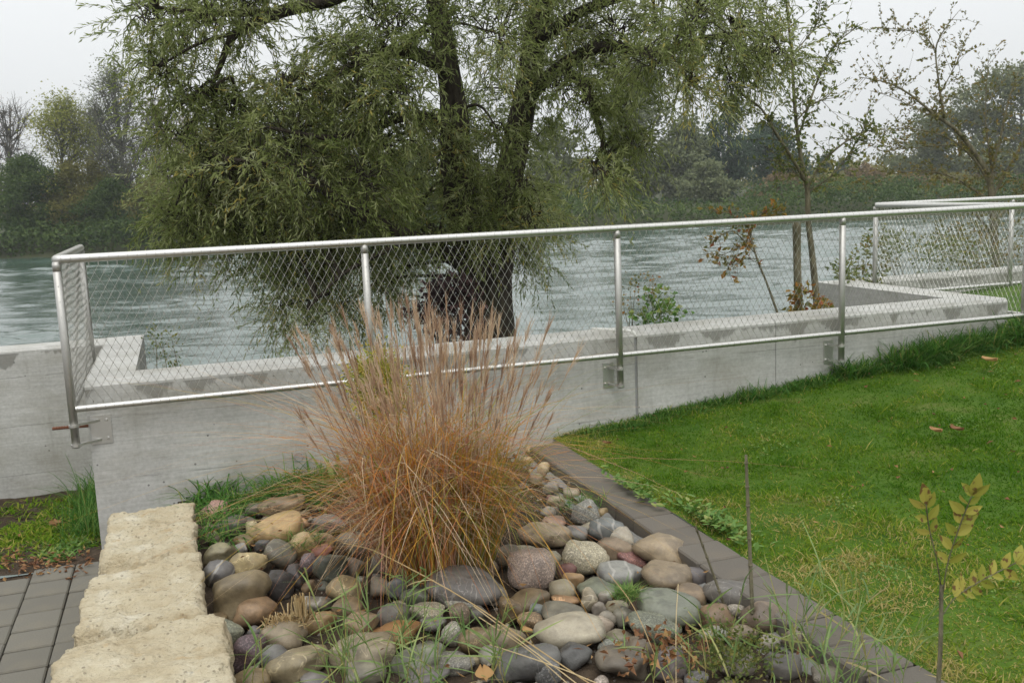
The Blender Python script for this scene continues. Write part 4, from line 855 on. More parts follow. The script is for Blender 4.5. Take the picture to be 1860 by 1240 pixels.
def willow_foliage():
    tw, lf = Acc(), Acc()
    for (x, y, rp) in CL:
        front = rp < 0; rp = abs(rp)
        if x > 1020 and y > 100: y -= 28; rp *= .82
        dep = TD-.35+RNG.normal(0, .75)-(.3 if x < 700 else 0)
        if 740 < x < 1010 and y > 130 and RNG.random() < (.5 if y > 320 else .9): dep = TD+.5+abs(RNG.normal(0, .6))
        if front: dep = TD-.42
        dep = max(dep, TD-.45 if y > 330 else TD-1.0)
        C = WD(x, y, dep); R = rp*dep/F_PX*1.12
        for sub in (0,):
            j = np.argmin(np.linalg.norm(LPt-C, axis=1)); A0 = LPt[j]
            mid = (A0+C)/2+np.array([0, 0, .10])+RNG.normal(0, .05, 3)
            S_ = smooth_path([(*A0, .016), (*mid, .011), (*C, .005)], 5); tube(tw, S_[:, :3], S_[:, 3], 5, 0, False)
        npt = int((11+15*(rp/60)**1.6)*(1.0 if x < 820 else .95)); q = C+unit(RNG.normal(size=(npt, 3)))*(RNG.random((npt, 1))**.45)*R*np.array([1, 1.3, .95])
        o0 = C+(q-C)*.12+RNG.normal(0, .03, (npt, 3)); m0 = (o0+q)/2+[0, 0, .05]
        prisms(tw, o0, m0, .0045, .0035, 4); prisms(tw, m0, q, .0035, .002, 4)
        nt_ = npt*4; b0 = np.repeat(q, 4, 0)+RNG.normal(0, .025, (nt_, 3))
        d0 = unit(np.repeat(unit(q-C), 4, 0)*.6+RNG.normal(0, .6, (nt_, 3))+[0, 0, .1]); Lt = RNG.uniform(.14, .34, nt_)[:, None]
        g = np.array([0, 0, -1.])*RNG.uniform(.15, .8, (nt_, 1)); hue = np.clip(.5+RNG.normal(0, .16)+RNG.normal(0, .18, nt_), 0, 1)
        c = lambda s: b0+Lt*(s*d0+s*s*g)
        prisms(tw, c(0), c(.5), .0014, .0011, 3); prisms(tw, c(.5), c(1.0), .0011, .0006, 3)
        nl = 15
        for k in range(nl):
            s = (k+RNG.random((nt_, 1)))/nl; P = c(s); T = unit(d0+2*s*g)
            D = unit(T+rdir(nt_)*.75+[0, 0, -.12]); leaves(lf, P, D, RNG.uniform(.032, .070, nt_), RNG.uniform(.0075, .0125, nt_), .3, np.clip(hue+RNG.normal(0, .16, nt_), 0, 1))
    return tw, lf
tw, lf = willow_foliage()
obj("trunk", tr.mesh("willow_trunk", True), BARK, wil); tag(obj("twigs", tw.mesh("willow_twigs"), BARK, wil), kind="stuff")
tag(obj("crown", lf.mesh("willow_crown"), M_WIL, wil), kind="stuff")

def sparse_tree(name, label, cat, limbs, lm, bark, twig=(.15, .4), per_m=16, leaf=(.025, .05, .55), nl=9, rmax=.03, up=.2, cutoff=.5, clump=0):
    """main limbs by hand, side twigs and leaf sprays grown on the thinner parts"""
    base = WD(*limbs[0][0][:3]); root = empty(name, tuple(base), label, cat); t_, f_ = Acc(), Acc()
    for li, rows in enumerate(limbs):
        s = limb(t_, px_limb(rows), 8, .08, 7, li); P, R = s[:, :3], s[:, 3]; ln = np.linalg.norm(np.diff(P, axis=0), axis=1)
        for i in range(len(ln)):
            if R[i] > rmax: continue
            n = RNG.poisson(per_m*ln[i])
            if n == 0: continue
            b0 = P[i]+(P[i+1]-P[i])*RNG.random((n, 1)); ax = unit(P[i+1]-P[i])
            d0 = unit(rdir(n)*.9+ax*.6+[0, 0, up]); Lt = RNG.uniform(*twig, n)[:, None]; g = RNG.normal(0, .25, (n, 3))+[0, 0, -.15]
            c = lambda q: b0+Lt*(q*d0+q*q*g)
            prisms(t_, c(0), c(.5), .003, .002, 4); prisms(t_, c(.5), c(1.0), .002, .001, 3)
            for k in range(nl):
                q = .15+.85*(k+RNG.random((n, 1)))/nl; keep = RNG.random(n) < cutoff; D = unit(d0+rdir(n)*1.1)
                L = RNG.uniform(leaf[0], leaf[1], n); leaves(f_, c(q)[keep]+RNG.normal(0, .006, (keep.sum(), 3)), D[keep], L[keep], L[keep]*leaf[2], .2)
    obj("trunk", t_.mesh(name+"_trunk", True), bark, root); tag(obj("crown", f_.mesh(name+"_crown"), lm, root), kind="stuff"); return root
D1 = 7.7
sparse_tree("young_tree", "slender young tree with thin leafy branches behind the wall, right of the willow", "tree", [
 [(1486, 640, D1, 0.0280), (1484, 560, D1, 0.0272), (1476, 470, D1, 0.0240), (1468, 400, D1, 0.0216), (1466, 340, D1, 0.0208), (1455, 290, D1, 0.0160), (1444, 200, D1, 0.0128), (1438, 100, D1, 0.0104), (1430, 20, D1, 0.0080), (1425, -80, D1, 0.0048)],
 [(1450, 640, D1-.15, .036), (1450, 560, D1-.15, .034), (1448, 480, D1-.15, .03), (1447, 404, D1-.15, .031)],
 [(1464, 330, D1, 0.0112), (1440, 290, D1-.1, .012), (1405, 235, D1-.2, .010), (1380, 195, D1-.2, .008), (1335, 165, D1-.2, .004)],
 [(1466, 345, D1, 0.0112), (1490, 300, D1, 0.0088), (1530, 262, D1, 0.0072), (1570, 240, D1, 0.0048), (1600, 235, D1, 0.0024)],
 [(1450, 250, D1, 0.0080), (1480, 160, D1+.1, .008), (1510, 90, D1+.1, .006), (1555, 50, D1+.1, .003)],
 [(1446, 220, D1, 0.0064), (1475, 190, D1, 0.0048), (1500, 180, D1, 0.0024)],
 [(1441, 130, D1, 0.0064), (1400, 60, D1, 0.0048), (1390, 0, D1, 0.0032)], [(1438, 100, D1, 0.0048), (1480, 50, D1, 0.0040), (1490, 0, D1, 0.0024)],
 [(1466, 350, D1, 0.0064), (1520, 310, D1, 0.0048), (1575, 225, D1, 0.0024)],
 [(1462, 330, D1, 0.0048), (1425, 300, D1, 0.0040), (1395, 290, D1, 0.0024)]], M_GRN, BARK2, (.08, .26), 58, (.022, .045, .55), 11, .0165, .2, .66)
D2 = 11.2
sparse_tree("thorny_tree", "sparse olive leaved tree with bare spreading twigs at the right edge", "tree", [
 [(1812, 560, D2, 0.0468), (1808, 470, D2, 0.0440), (1803, 380, D2, 0.0396), (1795, 320, D2, 0.0341), (1768, 275, D2, 0.0275), (1735, 235, D2, 0.0220), (1700, 210, D2, 0.0165), (1650, 170, D2, 0.0110), (1610, 150, D2, 0.0066), (1560, 140, D2, 0.0033)],
 [(1715, 215, D2, 0.0154), (1705, 150, D2, 0.0110), (1700, 90, D2, 0.0083), (1715, 55, D2, 0.0055), (1742, 20, D2, 0.0022)],
 [(1700, 90, D2, 0.0055), (1670, 60, D2, 0.0039), (1600, 50, D2, 0.0017)], [(1708, 170, D2, 0.0066), (1740, 110, D2, 0.0044), (1752, 80, D2, 0.0017)],
 [(1800, 340, D2, 0.0193), (1770, 290, D2, 0.0143), (1720, 250, D2, 0.0099), (1660, 235, D2, 0.0055), (1600, 235, D2, 0.0022)],
 [(1803, 370, D2, 0.0165), (1770, 345, D2, 0.0132), (1720, 318, D2, 0.0099), (1660, 312, D2, 0.0066), (1600, 320, D2, 0.0033), (1570, 330, D2, 0.0017)],
 [(1797, 330, D2, 0.0193), (1815, 260, D2, 0.0143), (1830, 190, D2, 0.0099), (1850, 130, D2, 0.0055)],
 [(1802, 360, D2, 0.0165), (1840, 290, D2, 0.0132), (1880, 220, D2, 0.0077)], [(1806, 430, D2, 0.0165), (1760, 380, D2, 0.0110), (1710, 370, D2, 0.0055)],
 [(1720, 225, D2, 0.0055), (1670, 200, D2, 0.0044), (1615, 175, D2, 0.0028), (1580, 165, D2, 0.0017)], [(1800, 300, D2, 0.0110), (1790, 210, D2, 0.0066), (1795, 110, D2, 0.0028)],
 [(1806, 400, D2, 0.0165), (1850, 360, D2, 0.0110), (1890, 300, D2, 0.0055)], [(1755, 262, D2, 0.0088), (1700, 265, D2, 0.0055), (1640, 270, D2, 0.0033), (1580, 260, D2, 0.0017)]],
 M_OLV, BARK2, (.10, .42), 34, (.028, .05, .6), 13, .028, .15, .62)
D3 = 7.3
sparse_tree("autumn_shrub", "small shrub with orange and green autumn leaves left of the young tree", "shrub", [
 [(1420, 590, D3, .010), (1395, 520, D3, .008), (1372, 460, D3, .007), (1365, 410, D3, .006), (1400, 375, D3, .004)], [(1372, 460, D3, .005), (1330, 420, D3, .004), (1295, 440, D3, .002)],
 [(1366, 420, D3, .005), (1330, 390, D3, .004), (1300, 385, D3, .002)], [(1370, 440, D3, .005), (1340, 450, D3, .003), (1300, 470, D3, .002)],
 [(1378, 470, D3, .004), (1350, 470, D3, .003), (1320, 480, D3, .002)], [(1368, 400, D3, .004), (1420, 385, D3, .002)]], M_AUT, BARK2, (.04, .13), 60, (.03, .06, .6), 5, .0065, .1, .7)
def shrub(name, label, px, py, dep, rpx, hpx, n, lm, leaf, seed=0, cat="shrub", base_drop=.6, stems=10, flat=1.0):
    C = WD(px, py, dep); sc = dep/F_PX; R = np.array([rpx*sc, rpx*sc*flat, hpx*sc]); base = C-np.array([0, 0, R[2]+base_drop])
    root = empty(name, tuple(base), label, cat); t_, f_ = Acc(), Acc()
    k = max(6, n//40); tips = C+unit(RNG.normal(size=(k, 3)))*RNG.random((k, 1))**.4*R
    for i in range(min(k, stems)):
        s = smooth_path([(*base, .007), (*(base*.4+tips[i]*.6+RNG.normal(0, .02, 3)), .004), (*tips[i], .0015)], 4); tube(t_, s[:, :3], s[:, 3], 5, 0, False)
    j = RNG.integers(0, k, n); P = tips[j]+RNG.normal(0, .30, (n, 3))*R*.7; D = unit(P-C)+rdir(n)*.8+[0, 0, -.1]
    L = RNG.uniform(*leaf[:2], n); leaves(f_, P, D, L, L*leaf[2], .2)
    obj("stems", t_.mesh(name+"_stems"), BARK2, root); tag(obj("foliage", f_.mesh(name+"_leaves"), lm, root), kind="stuff"); return root
shrub("leafy_plant", "green heart leaved plant just behind the wall near the middle post", 1190, 560, 6.75, 58, 36, 230, M_WEED, (.03, .055, .8))
shrub("leafy_plant", "wispy reddish plant behind the wall left of the heart leaved plant", 1150, 530, 6.9, 50, 40, 120, M_AUT, (.015, .03, .7))
shrub("leafy_plant", "thin green shoots behind the left corner of the wall", 305, 640, 5.9, 40, 60, 260, M_GRN, (.015, .03, .55))
shrub("purple_shrub", "dark purple leaved shrub against the willow trunk", 815, 560, 7.0, 62, 56, 1300, M_PUR, (.03, .06, .7))
shrub("leafy_plant", "red and green leaves at the foot of the young tree", 1460, 540, 7.5, 40, 30, 200, M_AUT, (.03, .06, .75))
shrub("leafy_plant", "low green plant behind the wall right of the young tree", 1545, 500, 8.6, 50, 40, 260, M_GRN, (.03, .06, .6))
shrub("rear_shrub", "loose green shrub behind the right rear mesh panel", 1680, 470, 9.6, 100, 60, 900, M_GRN, (.03, .06, .55), 0, "shrub", .5, 16)
shrub("rear_shrub", "olive twiggy shrub behind the rear mesh panel beside the thorny trunk", 1800, 450, 10.2, 100, 70, 1000, M_OLV, (.03, .06, .55), 0, "shrub", .5, 16)
shrub("rear_shrub", "sparse leafy stems left of the rear corner post", 1570, 470, 9.2, 45, 55, 220, M_OLV, (.03, .05, .6), 0, "shrub", .5, 8)
P0 = WN(690, 690, -.45)
shrub("yellow_shrub", "small yellow green shrub behind the ornamental grass in front of the wall", 690, 700, (P0-CAM)@HEAD, 56, 64, 5200, M_YEL, (.011, .024, .6), 0, "shrub", .42, 20)

# ------------------------------------------------------------------ small plants in the foreground
def stick(name, label, pts, r0, r1, mat=None, nodes=4):
    s = smooth_path([(*p, r0+(r1-r0)*i/(len(pts)-1)) for i, p in enumerate(pts)], 5); a = Acc(); tube(a, s[:, :3], s[:, 3], 8)
    for k in range(nodes):
        q = s[int((k+.7)/nodes*(len(s)-1))]; tube(a, [q[:3]-[0, 0, .003], q[:3]+[0, 0, .003]], q[3]*1.35, 7)
    return tag(obj(name, a.mesh(name, True), mat or BARK2, None), label, "stick")
B = GZ(1368, 1140, .05); d = (B-CAM)@HEAD
stick("leafless_sapling", "straight bare stem rising from the cobbles beside the edging", [B, WD(1362, 1000, d), WD(1358, 900, d), WD(1355, 826, d)], .0075, .005, None, 6)
B = GZ(1322, 1118, .05); d = (B-CAM)@HEAD
stick("leafless_sapling", "thin leaning bare stem left of the straight one", [B, WD(1302, 1060, d), WD(1280, 1000, d-.02), WD(1263, 955, d-.03)], .0055, .0035, None, 6)
# ash-like seedling
B = GZ(1700, 1300, .10); d = (B-CAM)@HEAD
sap = empty("ash_seedling", tuple(B), "young seedling with spotted yellow green feather leaves at the lawn edge", "plant")
a = Acc(); s = smooth_path([(*B, .0065), (*WD(1708, 1180, d), .006), (*WD(1710, 1062, d), .0055)], 5); tube(a, s[:, :3], s[:, 3], 8)
RACH = [[(1712, 1080), (1722, 1020), (1745, 950), (1765, 900)], [(1713, 1115), (1735, 1085), (1780, 1055), (1845, 1022)], [(1709, 1062), (1700, 1010), (1688, 960), (1682, 915)]]
lfa = Acc()
for ri, rc in enumerate(RACH):
    s = smooth_path([(*WD(x, y, d-.03*i*(1 if ri != 1 else -1)), .0018) for i, (x, y) in enumerate(rc)], 6); tube(a, s[:, :3], s[:, 3], 5)
    n = len(s); st = n//3 if ri != 2 else int(n*.62)
    for i in range(st, n, 2 if ri < 2 else 3):
        ax = unit(s[min(i+1, n-1), :3]-s[max(i-1, 0), :3]); sd_ = unit(np.cross(ax, FW))
        for sg in (-1, 1):
            D = ax*.75+sd_*sg*.8+RNG.normal(0, .12, 3); L = random.uniform(.042, .062)
            broad_leaves(lfa, s[i:i+1, :3], D[None], L, L*.46, unit(-FW+RNG.normal(0, .45, 3))[None])
    broad_leaves(lfa, s[-1:, :3], (s[-1, :3]-s[-3, :3])[None], .07, .032, -FW[None])
obj("stem", a.mesh("seedling_stem", True), BARK2, sap); obj("foliage", lfa.mesh("seedling_leaves"), M_SAP, sap)
# reed-like grass: jointed stems with long blades
def reed(name, label, spots, hmin, hmax, nb=6, lean=(.15, .0)):
    acc = Acc()
    for (x, y) in spots:
        B = GZ(x, y, .03); h = random.uniform(hmin, hmax); D = unit(np.array([lean[0]*random.uniform(-1, 1), lean[1]+random.uniform(-.1, .1), 1.0])+RNG.normal(0, .16, 3))
        g = RNG.normal(0, .12, 3); c = lambda s: B+h*(s*D+s*s*g)
        for s0 in np.linspace(0, .8, 5): prisms(acc, [c(s0)], [c(s0+.2)], .0016, .0013, 4, .55+.4*random.random())
        n = nb; s = RNG.uniform(.15, 1.0, n); P = np.array([c(q) for q in s]); d0 = unit(D+2*g)[None]*.8+RNG.normal(0, .55, (n, 3))
        ribbons(acc, P, d0, RNG.uniform(.09, .19, n), RNG.uniform(.004, .0075, n), np.column_stack([RNG.normal(0, .25, (n, 2)), -RNG.uniform(0, .45, n)]), 5, np.clip(RNG.normal(.45, .25, n), 0, 1))
    return tag(obj(name, acc.mesh(name), M_REED), label, "grass")
rs = lambda x0, x1, y0, y1, n: [(random.uniform(x0, x1), random.uniform(y0, y1)) for _ in range(n)]
reed("reed_grass", "pale green reed grass over the cobbles at the bottom middle", rs(600, 780, 1170, 1330, 26), .16, .36)
reed("reed_grass", "green reed blades over the cobbles right of the bottom middle", rs(770, 930, 1210, 1340, 13), .14, .30)
reed("reed_grass", "reed grass growing over the paver edging at the bottom right", rs(1390, 1560, 1180, 1330, 21), .18, .40, 6)
reed("reed_grass", "reed grass leaning over the lawn edge", rs(1540, 1640, 1230, 1340, 9), .2, .42, 6)
reed("reed_grass", "scattered reed blades among dead leaves at the bottom right", rs(1130, 1330, 1200, 1330, 13), .14, .3, 5)
reed("reed_grass", "two reed blades beside the front limestone block", [(455, 1260), (440, 1262), (480, 1265)], .16, .22, 4)
def straws(name, label, segs, r=.0016):
    a = Acc()
    for pts in segs:
        s = smooth_path([(*GZ(x, y, z), r) for x, y, z in pts], 5); tube(a, s[:, :3], s[:, 3], 5, 0, True, random.random())
    return tag(obj(name, a.mesh(name), M_STRAW), label, "straw")
straws("straw_stalk", "long golden straw lying across the cobbles below the ornamental grass", [[(622, 985, .26), (680, 1000, .27), (760, 1040, .26), (815, 1070, .25)], [(815, 1070, .25), (880, 1110, .22), (980, 1180, .17), (1100, 1260, .1)]], .0022)
straws("straw_stalk", "bundle of dry straw stalks at the bottom middle", [[(860, 1100, .18), (940, 1160, .18), (1040, 1235, .14), (1080, 1270, .1)], [(870, 1120, .17), (960, 1180, .16), (1030, 1240, .12)], [(890, 1170, .15), (1010, 1210, .16), (1120, 1255, .12)]], .0018)
straws("straw_stalk", "upright dry seed stalks among cobbles right of the middle", [[(1105, 1040, .28), (1150, 1100, .22), (1190, 1190, .12), (1210, 1240, .06)], [(1232, 1060, .3), (1228, 1130, .2), (1228, 1240, .05)], [(1250, 1110, .2), (1280, 1150, .18), (1295, 1225, .06)]], .0015)
# cut straw stump
P = GZ(525, 1118, .13); st_ = empty("cut_grass_stump", tuple(P), "cut stump of dry grass stubble between cobbles", "stubble"); a = Acc()
n = 170; c = P+np.column_stack([RNG.normal(0, .045, n), RNG.normal(0, .022, n), -.03+0*RNG.random(n)]); D = unit(RNG.normal(0, .5, (n, 3))+[0, -.1, .8]); L = RNG.uniform(.03, .055, n)[:, None]
prisms(a, c, c+D*L, .0022, .002, 5, RNG.random(n))
c = P+SIDE*.045+np.column_stack([RNG.normal(0, .014, 45), RNG.normal(0, .01, 45), 0*RNG.random(45)]); D = unit(RNG.normal(0, .1, (45, 3))+[0, 0, 1]); prisms(a, c, c+D*RNG.uniform(.05, .085, (45, 1)), .0024, .002, 5, RNG.random(45))
tag(obj("stubble", a.mesh("stubble"), M_STRAW, st_), kind="stuff")
# fallen leaves, creeping herb
def curled_leaf(name, label, x, y, z, size, seed, a_):
    P = GZ(x, y, z); r = np.random.default_rng(seed); n = 6; V = []
    for i in range(n+1):
        s = i/n; wd = size*.32*math.sin(math.pi*(.06+.9*s))
        for k in (-1, 0, 1): V.append((size*(s-.5), k*wd+r.normal(0, .05)*size*.3, size*(.05+.16*abs(k)+.18*(s-.5)**2*2)+r.normal(0, .015)*size))
    Q = [[3*i+k, 3*i+k+1, 3*i+k+4, 3*i+k+3] for i in range(n) for k in (0, 1)]
    me = mesh_np(name, V, Q, None, {"rnd": np.full(len(V), a_)}, True); o = obj(name, me, M_DEAD, None, tuple(P)); o.rotation_euler = (0, 0, r.uniform(0, 6)); return tag(o, label, "leaf")
q = GZ(1718, 785, .25); q[2] = lawn_z(q[0], q[1])
curled_leaf("fallen_leaf", "curled brown leaf lying on the lawn", 1700, 785, float(lawn_z(*GZ(1700, 785, .25)[:2]))+.03, .09, 1, .7)
curled_leaf("fallen_leaf", "second brown leaf touching the curled one on the lawn", 1738, 782, float(lawn_z(*GZ(1738, 782, .25)[:2]))+.03, .08, 2, .35)
curled_leaf("fallen_leaf", "pale tan leaf in the long grass near the right wall end", 1797, 657, float(lawn_z(*GZ(1797, 657, .35)[:2]))+.05, .11, 3, .95)
curled_leaf("fallen_leaf", "dark brown leaf at the lawn corner near the ornamental grass", 1102, 806, .13, .06, 4, .2)
curled_leaf("fallen_leaf", "tan leaf on the cobbles at the bottom edge", 880, 1232, .14, .09, 5, .95)
curled_leaf("fallen_leaf", "brown leaf lying on the soil beside the wall end", 100, 955, -.2, .10, 6, .6)
curled_leaf("fallen_leaf", "orange leaf stuck between cobbles", 958, 1148, .13, .05, 7, .9)
a = Acc(); n = 130; c = np.array([GZ(random.gauss(1215, 50), random.gauss(1190, 22), .10) for _ in range(n)])+np.column_stack([0*RNG.random((n, 2)), RNG.uniform(0, .04, n)])
leaves(a, c, rdir(n)+[0, 0, .2], RNG.uniform(.015, .04, n), RNG.uniform(.01, .025, n), .5); tag(obj("dead_leaf_litter", a.mesh("litter"), M_DEAD), "dead brown leaf litter over cobbles at the bottom right", "leaves", kind="stuff")
a = Acc(); n = 900; c = np.array([GZ(random.gauss(1330, 40), random.gauss(1195, 28), .09) for _ in range(n)])+np.column_stack([0*RNG.random((n, 2)), RNG.uniform(0, .06, n)])
leaves(a, c, rdir(n)+[0, 0, .3], RNG.uniform(.012, .022, n), RNG.uniform(.007, .013, n), .2, np.clip(RNG.normal(.5, .3, n), 0, 1)); tag(obj("creeping_herb", a.mesh("herb"), M_GRN), "low leafy herb over the cobbles at the foot of the bare stems", "plant")
a = Acc(); n = 160; c = np.array([GZ(random.uniform(0, 165), random.gauss(1020, 14), -.19) for _ in range(n)])
leaves(a, c, rdir(n)*[1, 1, .3], RNG.uniform(.015, .045, n), RNG.uniform(.01, .02, n), .4); tag(obj("leaf_litter", a.mesh("litter2"), M_DEAD), "brown leaf litter on the soil along the paving", "leaves", kind="stuff")

a = Acc(); n = 170; c = np.column_stack([RNG.uniform(.6, 2.4, n), RNG.uniform(-3.2, -.1, n), RNG.uniform(.05, .13, n)])
leaves(a, c, rdir(n)*[1, 1, .4], RNG.uniform(.015, .045, n), RNG.uniform(.004, .016, n), .5); tag(obj("bed_litter", a.mesh("bed_litter"), M_DEAD), "small dry leaf scraps scattered between the cobbles", "leaves", kind="stuff")

# ------------------------------------------------------------------ far bank trees
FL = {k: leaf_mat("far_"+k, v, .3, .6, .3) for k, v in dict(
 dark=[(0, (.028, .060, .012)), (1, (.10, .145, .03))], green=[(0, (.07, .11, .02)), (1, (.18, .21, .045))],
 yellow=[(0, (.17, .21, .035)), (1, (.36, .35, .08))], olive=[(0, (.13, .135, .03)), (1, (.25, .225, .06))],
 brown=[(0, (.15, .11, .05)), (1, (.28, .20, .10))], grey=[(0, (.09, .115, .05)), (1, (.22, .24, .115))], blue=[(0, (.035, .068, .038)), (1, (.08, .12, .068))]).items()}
def bank_z(D): return -.45
def far_tree(name, label, px, D, ytop, wpx, mat, n, leaf=.30, bare=0.0, lean=0, trunk=.25, crown_lo=.15, shape=1.0, ybase=None, cat="tree", group="trees on the far bank", br=26):
    if px < 400: leaf *= .62; n = int(n*2.3); br = 54
    g = WD(px-lean, 400, D); base = np.array([g[0], g[1], bank_z(D)]); kk = ray(px, ytop); top = CAM+kk*(D/(kk@HEAD))
    H = top[2]-base[2]; Wm = wpx*D/F_PX/2
    root = empty(name, tuple(base), label, cat, group); t_, f_ = Acc(), Acc()
    axis = lambda s: base+(top-base)*s[..., None] if hasattr(s, 'shape') else base+(top-base)*s
    sgs = np.linspace(0, .96, 9); ap = np.array([axis(s) for s in sgs])+np.column_stack([.02*H*vnoise(np.column_stack([sgs*4, 0*sgs, 0*sgs+px]), 1, 3), 0*sgs, 0*sgs])
    tube(t_, ap, np.interp(sgs, [0, 1], [max(.10, H*.016), .03]), 6, .1)
    prof = lambda s: np.clip(np.sin(np.pi*np.clip((s-crown_lo)/(1-crown_lo), 0, 1)**(.75*shape)), .12, 1)
    s1 = RNG.uniform(crown_lo, .98, br); th = RNG.uniform(0, 2*np.pi, br); rr = prof(s1)*Wm*RNG.uniform(.35, 1.0, br)
    tip = axis(s1)+np.column_stack([rr*np.cos(th), rr*np.sin(th), RNG.uniform(-.02, .06, br)*H])
    s0 = np.clip(s1-RNG.uniform(.12, .3, br), .08, .9); st0 = axis(s0); mid = (st0+tip)/2+np.column_stack([0*rr, 0*rr, -.03*H*np.ones(br)])
    prisms(t_, st0, mid, H*.006, H*.004, 4); prisms(t_, mid, tip, H*.004, H*.0015, 4)
    nb_ = int(br*(14 if bare else 4)); j = RNG.integers(0, br, nb_); q = tip[j]*.6+mid[j]*.4; e = q+unit(RNG.normal(0, 1, (nb_, 3))+[0, 0, .9])*RNG.uniform(.06, .16, (nb_, 1))*H*(1.1 if bare else .7)
    prisms(t_, q, e, H*.0022, H*.0008, 3)
    m = int(n*1.6*(1-bare))
    if m:
        j = RNG.integers(0, br, m); c = np.where(RNG.random((m, 1)) < .75, tip[j], mid[j]); P = c+RNG.normal(0, 1, (m, 3))*np.array([Wm*.15, Wm*.15, H*.045])
        ln = np.clip(RNG.normal(.5, .25, m)+.25*(RNG.random(br)[j]-.5), 0, 1)
        L = RNG.uniform(.6, 1.3, m)*leaf; leaves(f_, P, rdir(m), L, L*.7, .25, ln); tag(obj("crown", f_.mesh(name+"_crown"), mat, root), kind="stuff")
    obj("trunk", t_.mesh(name+"_trunk"), BARK3, root); return root
ft = far_tree
ft("bare_tree", "bare branched grey tree at the far left edge", 15, 72, 180, 150, FL['brown'], 500, .18, .75, 0, crown_lo=.3)
ft("far_tree", "yellow green tree on the far left bank", 112, 71, 185, 190, FL['yellow'], 3800, .24, 0.1, 0, crown_lo=.2)
ft("far_tree", "thin grey green tree beside the yellow green one", 165, 74, 195, 140, FL['grey'], 1900, .22, .3, 0, crown_lo=.25)
ft("tall_leaning_tree", "tall thinly leaved tree leaning left above the far bank", 200, 69, 122, 150, FL['grey'], 2200, .2, .3, -42, crown_lo=.35)
ft("far_tree", "russet half bare tree at the left edge of the willow", 285, 71, 180, 160, FL['brown'], 1900, .2, .35, 0, crown_lo=.2)
ft("far_tree", "brownish thin tree partly behind the willow's left side", 340, 74, 215, 110, FL['brown'], 1500, .2, .3, 0, crown_lo=.15)
ft("bank_shrub", "dark green round bush at the far left waterside", 45, 68, 285, 140, FL['dark'], 4200, .28, 0, 0, crown_lo=.05, cat="bush", group="bushes on the far bank")
ft("bank_shrub", "olive bush left of the leaning tree", 128, 69, 300, 110, FL['olive'], 2600, .26, 0, 0, crown_lo=.05, cat="bush", group="bushes on the far bank")
ft("bank_shrub", "dense dark bush under the leaning tree", 205, 68, 330, 120, FL['dark'], 3400, .26, 0, 0, crown_lo=.03, cat="bush", group="bushes on the far bank")
ft("bank_shrub", "yellowish bush right of the leaning tree", 165, 70, 290, 90, FL['olive'], 2000, .26, 0, 0, crown_lo=.05, cat="bush", group="bushes on the far bank")
ft("bank_shrub", "brown olive bush next to the willow's left side", 275, 68, 325, 120, FL['olive'], 2600, .26, 0, 0, crown_lo=.03, cat="bush", group="bushes on the far bank")
ft("bank_shrub", "russet bush behind the left end of the willow", 345, 69, 330, 110, FL['brown'], 2400, .26, 0, 0, crown_lo=.03, cat="bush", group="bushes on the far bank")
for x, yt, wd, k, lb in ((450, 250, 190, 'green', "green tree seen through the willow's left side"), (600, 240, 200, 'grey', "grey green tree seen behind the middle left of the willow"), (750, 265, 190, 'green', "green tree seen left of the willow trunk")):
    ft("far_tree", lb, x, 75, yt, wd, FL[k], 3600, .34, 0, 0, crown_lo=.08)
ft("far_tree", "grey green tree seen right of the willow trunk", 1010, 92, 225, 170, FL['grey'], 4200, .36, 0, 0, crown_lo=.08)
ft("far_tree", "big hazy tree behind the willow's right branches", 1165, 98, 125, 190, FL['grey'], 7000, .38, 0, 0, crown_lo=.1)
ft("far_tree", "round pale hazy tree right of the big one", 1238, 96, 235, 150, FL['grey'], 4600, .36, 0, 0, crown_lo=.06)
ft("far_tree", "dark upright hazy tree left of the young tree", 1322, 100, 192, 125, FL['blue'], 4600, .36, 0, 0, crown_lo=.08)
ft("far_tree", "hazy blue green tree right behind the young tree", 1405, 106, 222, 150, FL['blue'], 4800, .38, 0, 0, crown_lo=.06)
ft("far_tree", "low willow bush at the waterside below the round tree", 1285, 88, 300, 120, FL['grey'], 3200, .32, 0, 0, crown_lo=.03, cat="bush", group="bushes on the far bank")
ft("conifer", "small dark blue conifer far behind the scrub", 1497, 150, 283, 50, FL['blue'], 2600, .42, 0, 0, crown_lo=.05, shape=.55)
ft("conifer", "smaller dark blue conifer beside the other conifer", 1530, 152, 290, 36, FL['blue'], 1800, .4, 0, 0, crown_lo=.05, shape=.55)
for i, (x, yt, wd, k, lb) in enumerate(((1425, 318, 120, 'brown', "brownish scrub right of the hazy blue tree"), (1500, 322, 130, 'olive', "olive scrub below the conifers"), (1570, 298, 70, 'brown', "pale brown thin tree among the scrub"),
   (1580, 325, 130, 'olive', "olive scrub left of the thorny tree"), (1650, 322, 140, 'brown', "brown scrub behind the thorny tree"), (1730, 318, 150, 'olive', "olive scrub behind the thorny trunk"), (1820, 312, 160, 'brown', "brown scrub at the right edge"))):
    ft("bank_scrub", lb, x, 92+4*i, yt, wd, FL[k], 2600, .34, 0, 0, crown_lo=.02, cat="bush", group="scrub on the far right bank")
ft("far_tree", "large hazy domed tree at the right edge", 1855, 118, 112, 330, FL['grey'], 12000, .46, 0, 0, crown_lo=.12)
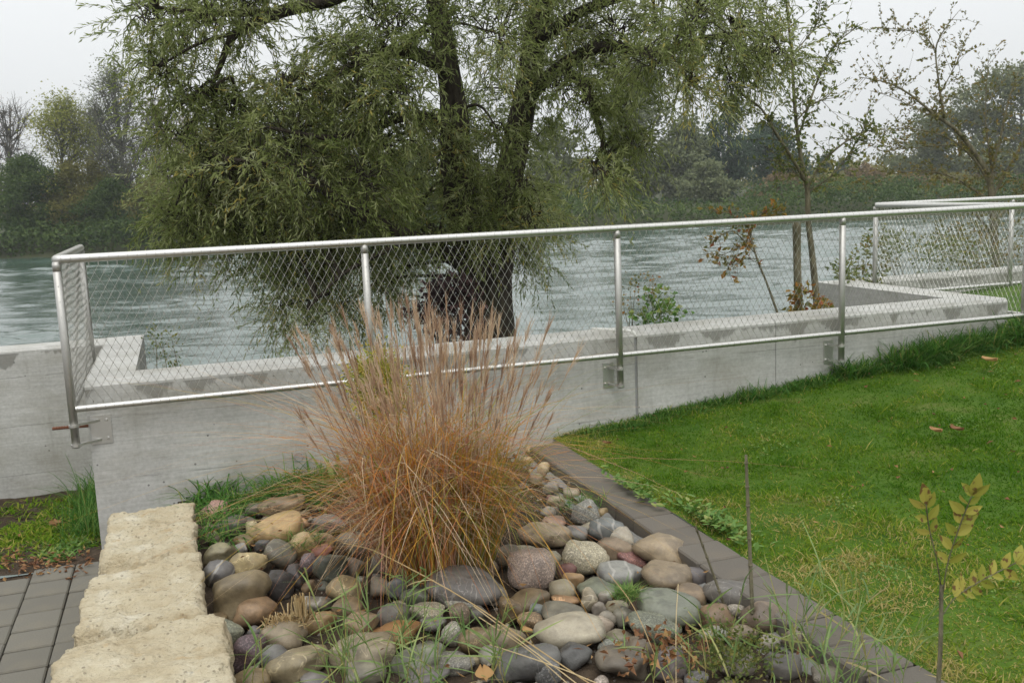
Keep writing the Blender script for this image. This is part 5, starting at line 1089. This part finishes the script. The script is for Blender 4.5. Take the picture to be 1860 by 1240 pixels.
ft("far_tree", "low hazy tree left of the large domed tree", 1705, 128, 235, 190, FL['grey'], 6000, .42, 0, 0, crown_lo=.06)
# hanging bramble along the far waterline, one unbroken mass
a = Acc(); n = 42000; xs = RNG.uniform(-46, 70, n); s = RNG.random(n)
hgt = 1.9+1.0*vnoise(np.column_stack([xs, 0*xs, 0*xs]), .25, 6)
ys = edge_y(xs)+1.0+s*(4+6*(xs > 0)); zs = -1.5+RNG.random(n)**.7*np.clip(hgt*(0.75+.6*s), .4, 3)
P = y2w(np.column_stack([xs, ys, zs]))+[CAM[0], CAM[1], 0]; L = RNG.uniform(.15, .36, n)
leaves(a, P, rdir(n)+[0, 0, -.3], L, L*.7, .3, np.clip(RNG.normal(.45, .2, n)+.3*vnoise(np.column_stack([xs, ys, zs]), .4, 2), 0, 1))
tag(obj("waterside_bramble", a.mesh("bramble"), FL['dark']), "dark bramble hanging along the far waterline", "bramble", kind="stuff")
a = Acc(); n = 16000; xs = RNG.uniform(-120, 140, n); ys = RNG.uniform(135, 200, n); zs = RNG.random(n)**.8*(4+3*vnoise(np.column_stack([xs, ys, 0*xs]), .06, 4))
L = RNG.uniform(.5, 1.1, n); leaves(a, y2w(np.column_stack([xs, ys, zs]))+[CAM[0], CAM[1], 0], rdir(n), L, L*.8, .3)
tag(obj("distant_wood", a.mesh("distant_wood"), FL['olive']), "distant hazy wood far beyond the river", "wood", kind="stuff")

# ------------------------------------------------------------------ haze in the air
me = box_mesh("haze", 460, 330, 34, 0, (20, 120, 14.0))
hz = obj("haze", me); tag(hz, "thin autumn haze over the river", "haze", kind="stuff")
hm = bpy.data.materials.new("haze"); hm.use_nodes = True; ht = hm.node_tree; ht.nodes.clear()
ho = ht.nodes.new('ShaderNodeOutputMaterial'); pvn = ht.nodes.new('ShaderNodeVolumePrincipled')
pvn.inputs['Color'].default_value = (.93, .96, 1.0, 1); pvn.inputs['Density'].default_value = .0006; pvn.inputs['Anisotropy'].default_value = .2
ht.links.new(pvn.outputs[0], ho.inputs['Volume']); me.materials.append(hm)
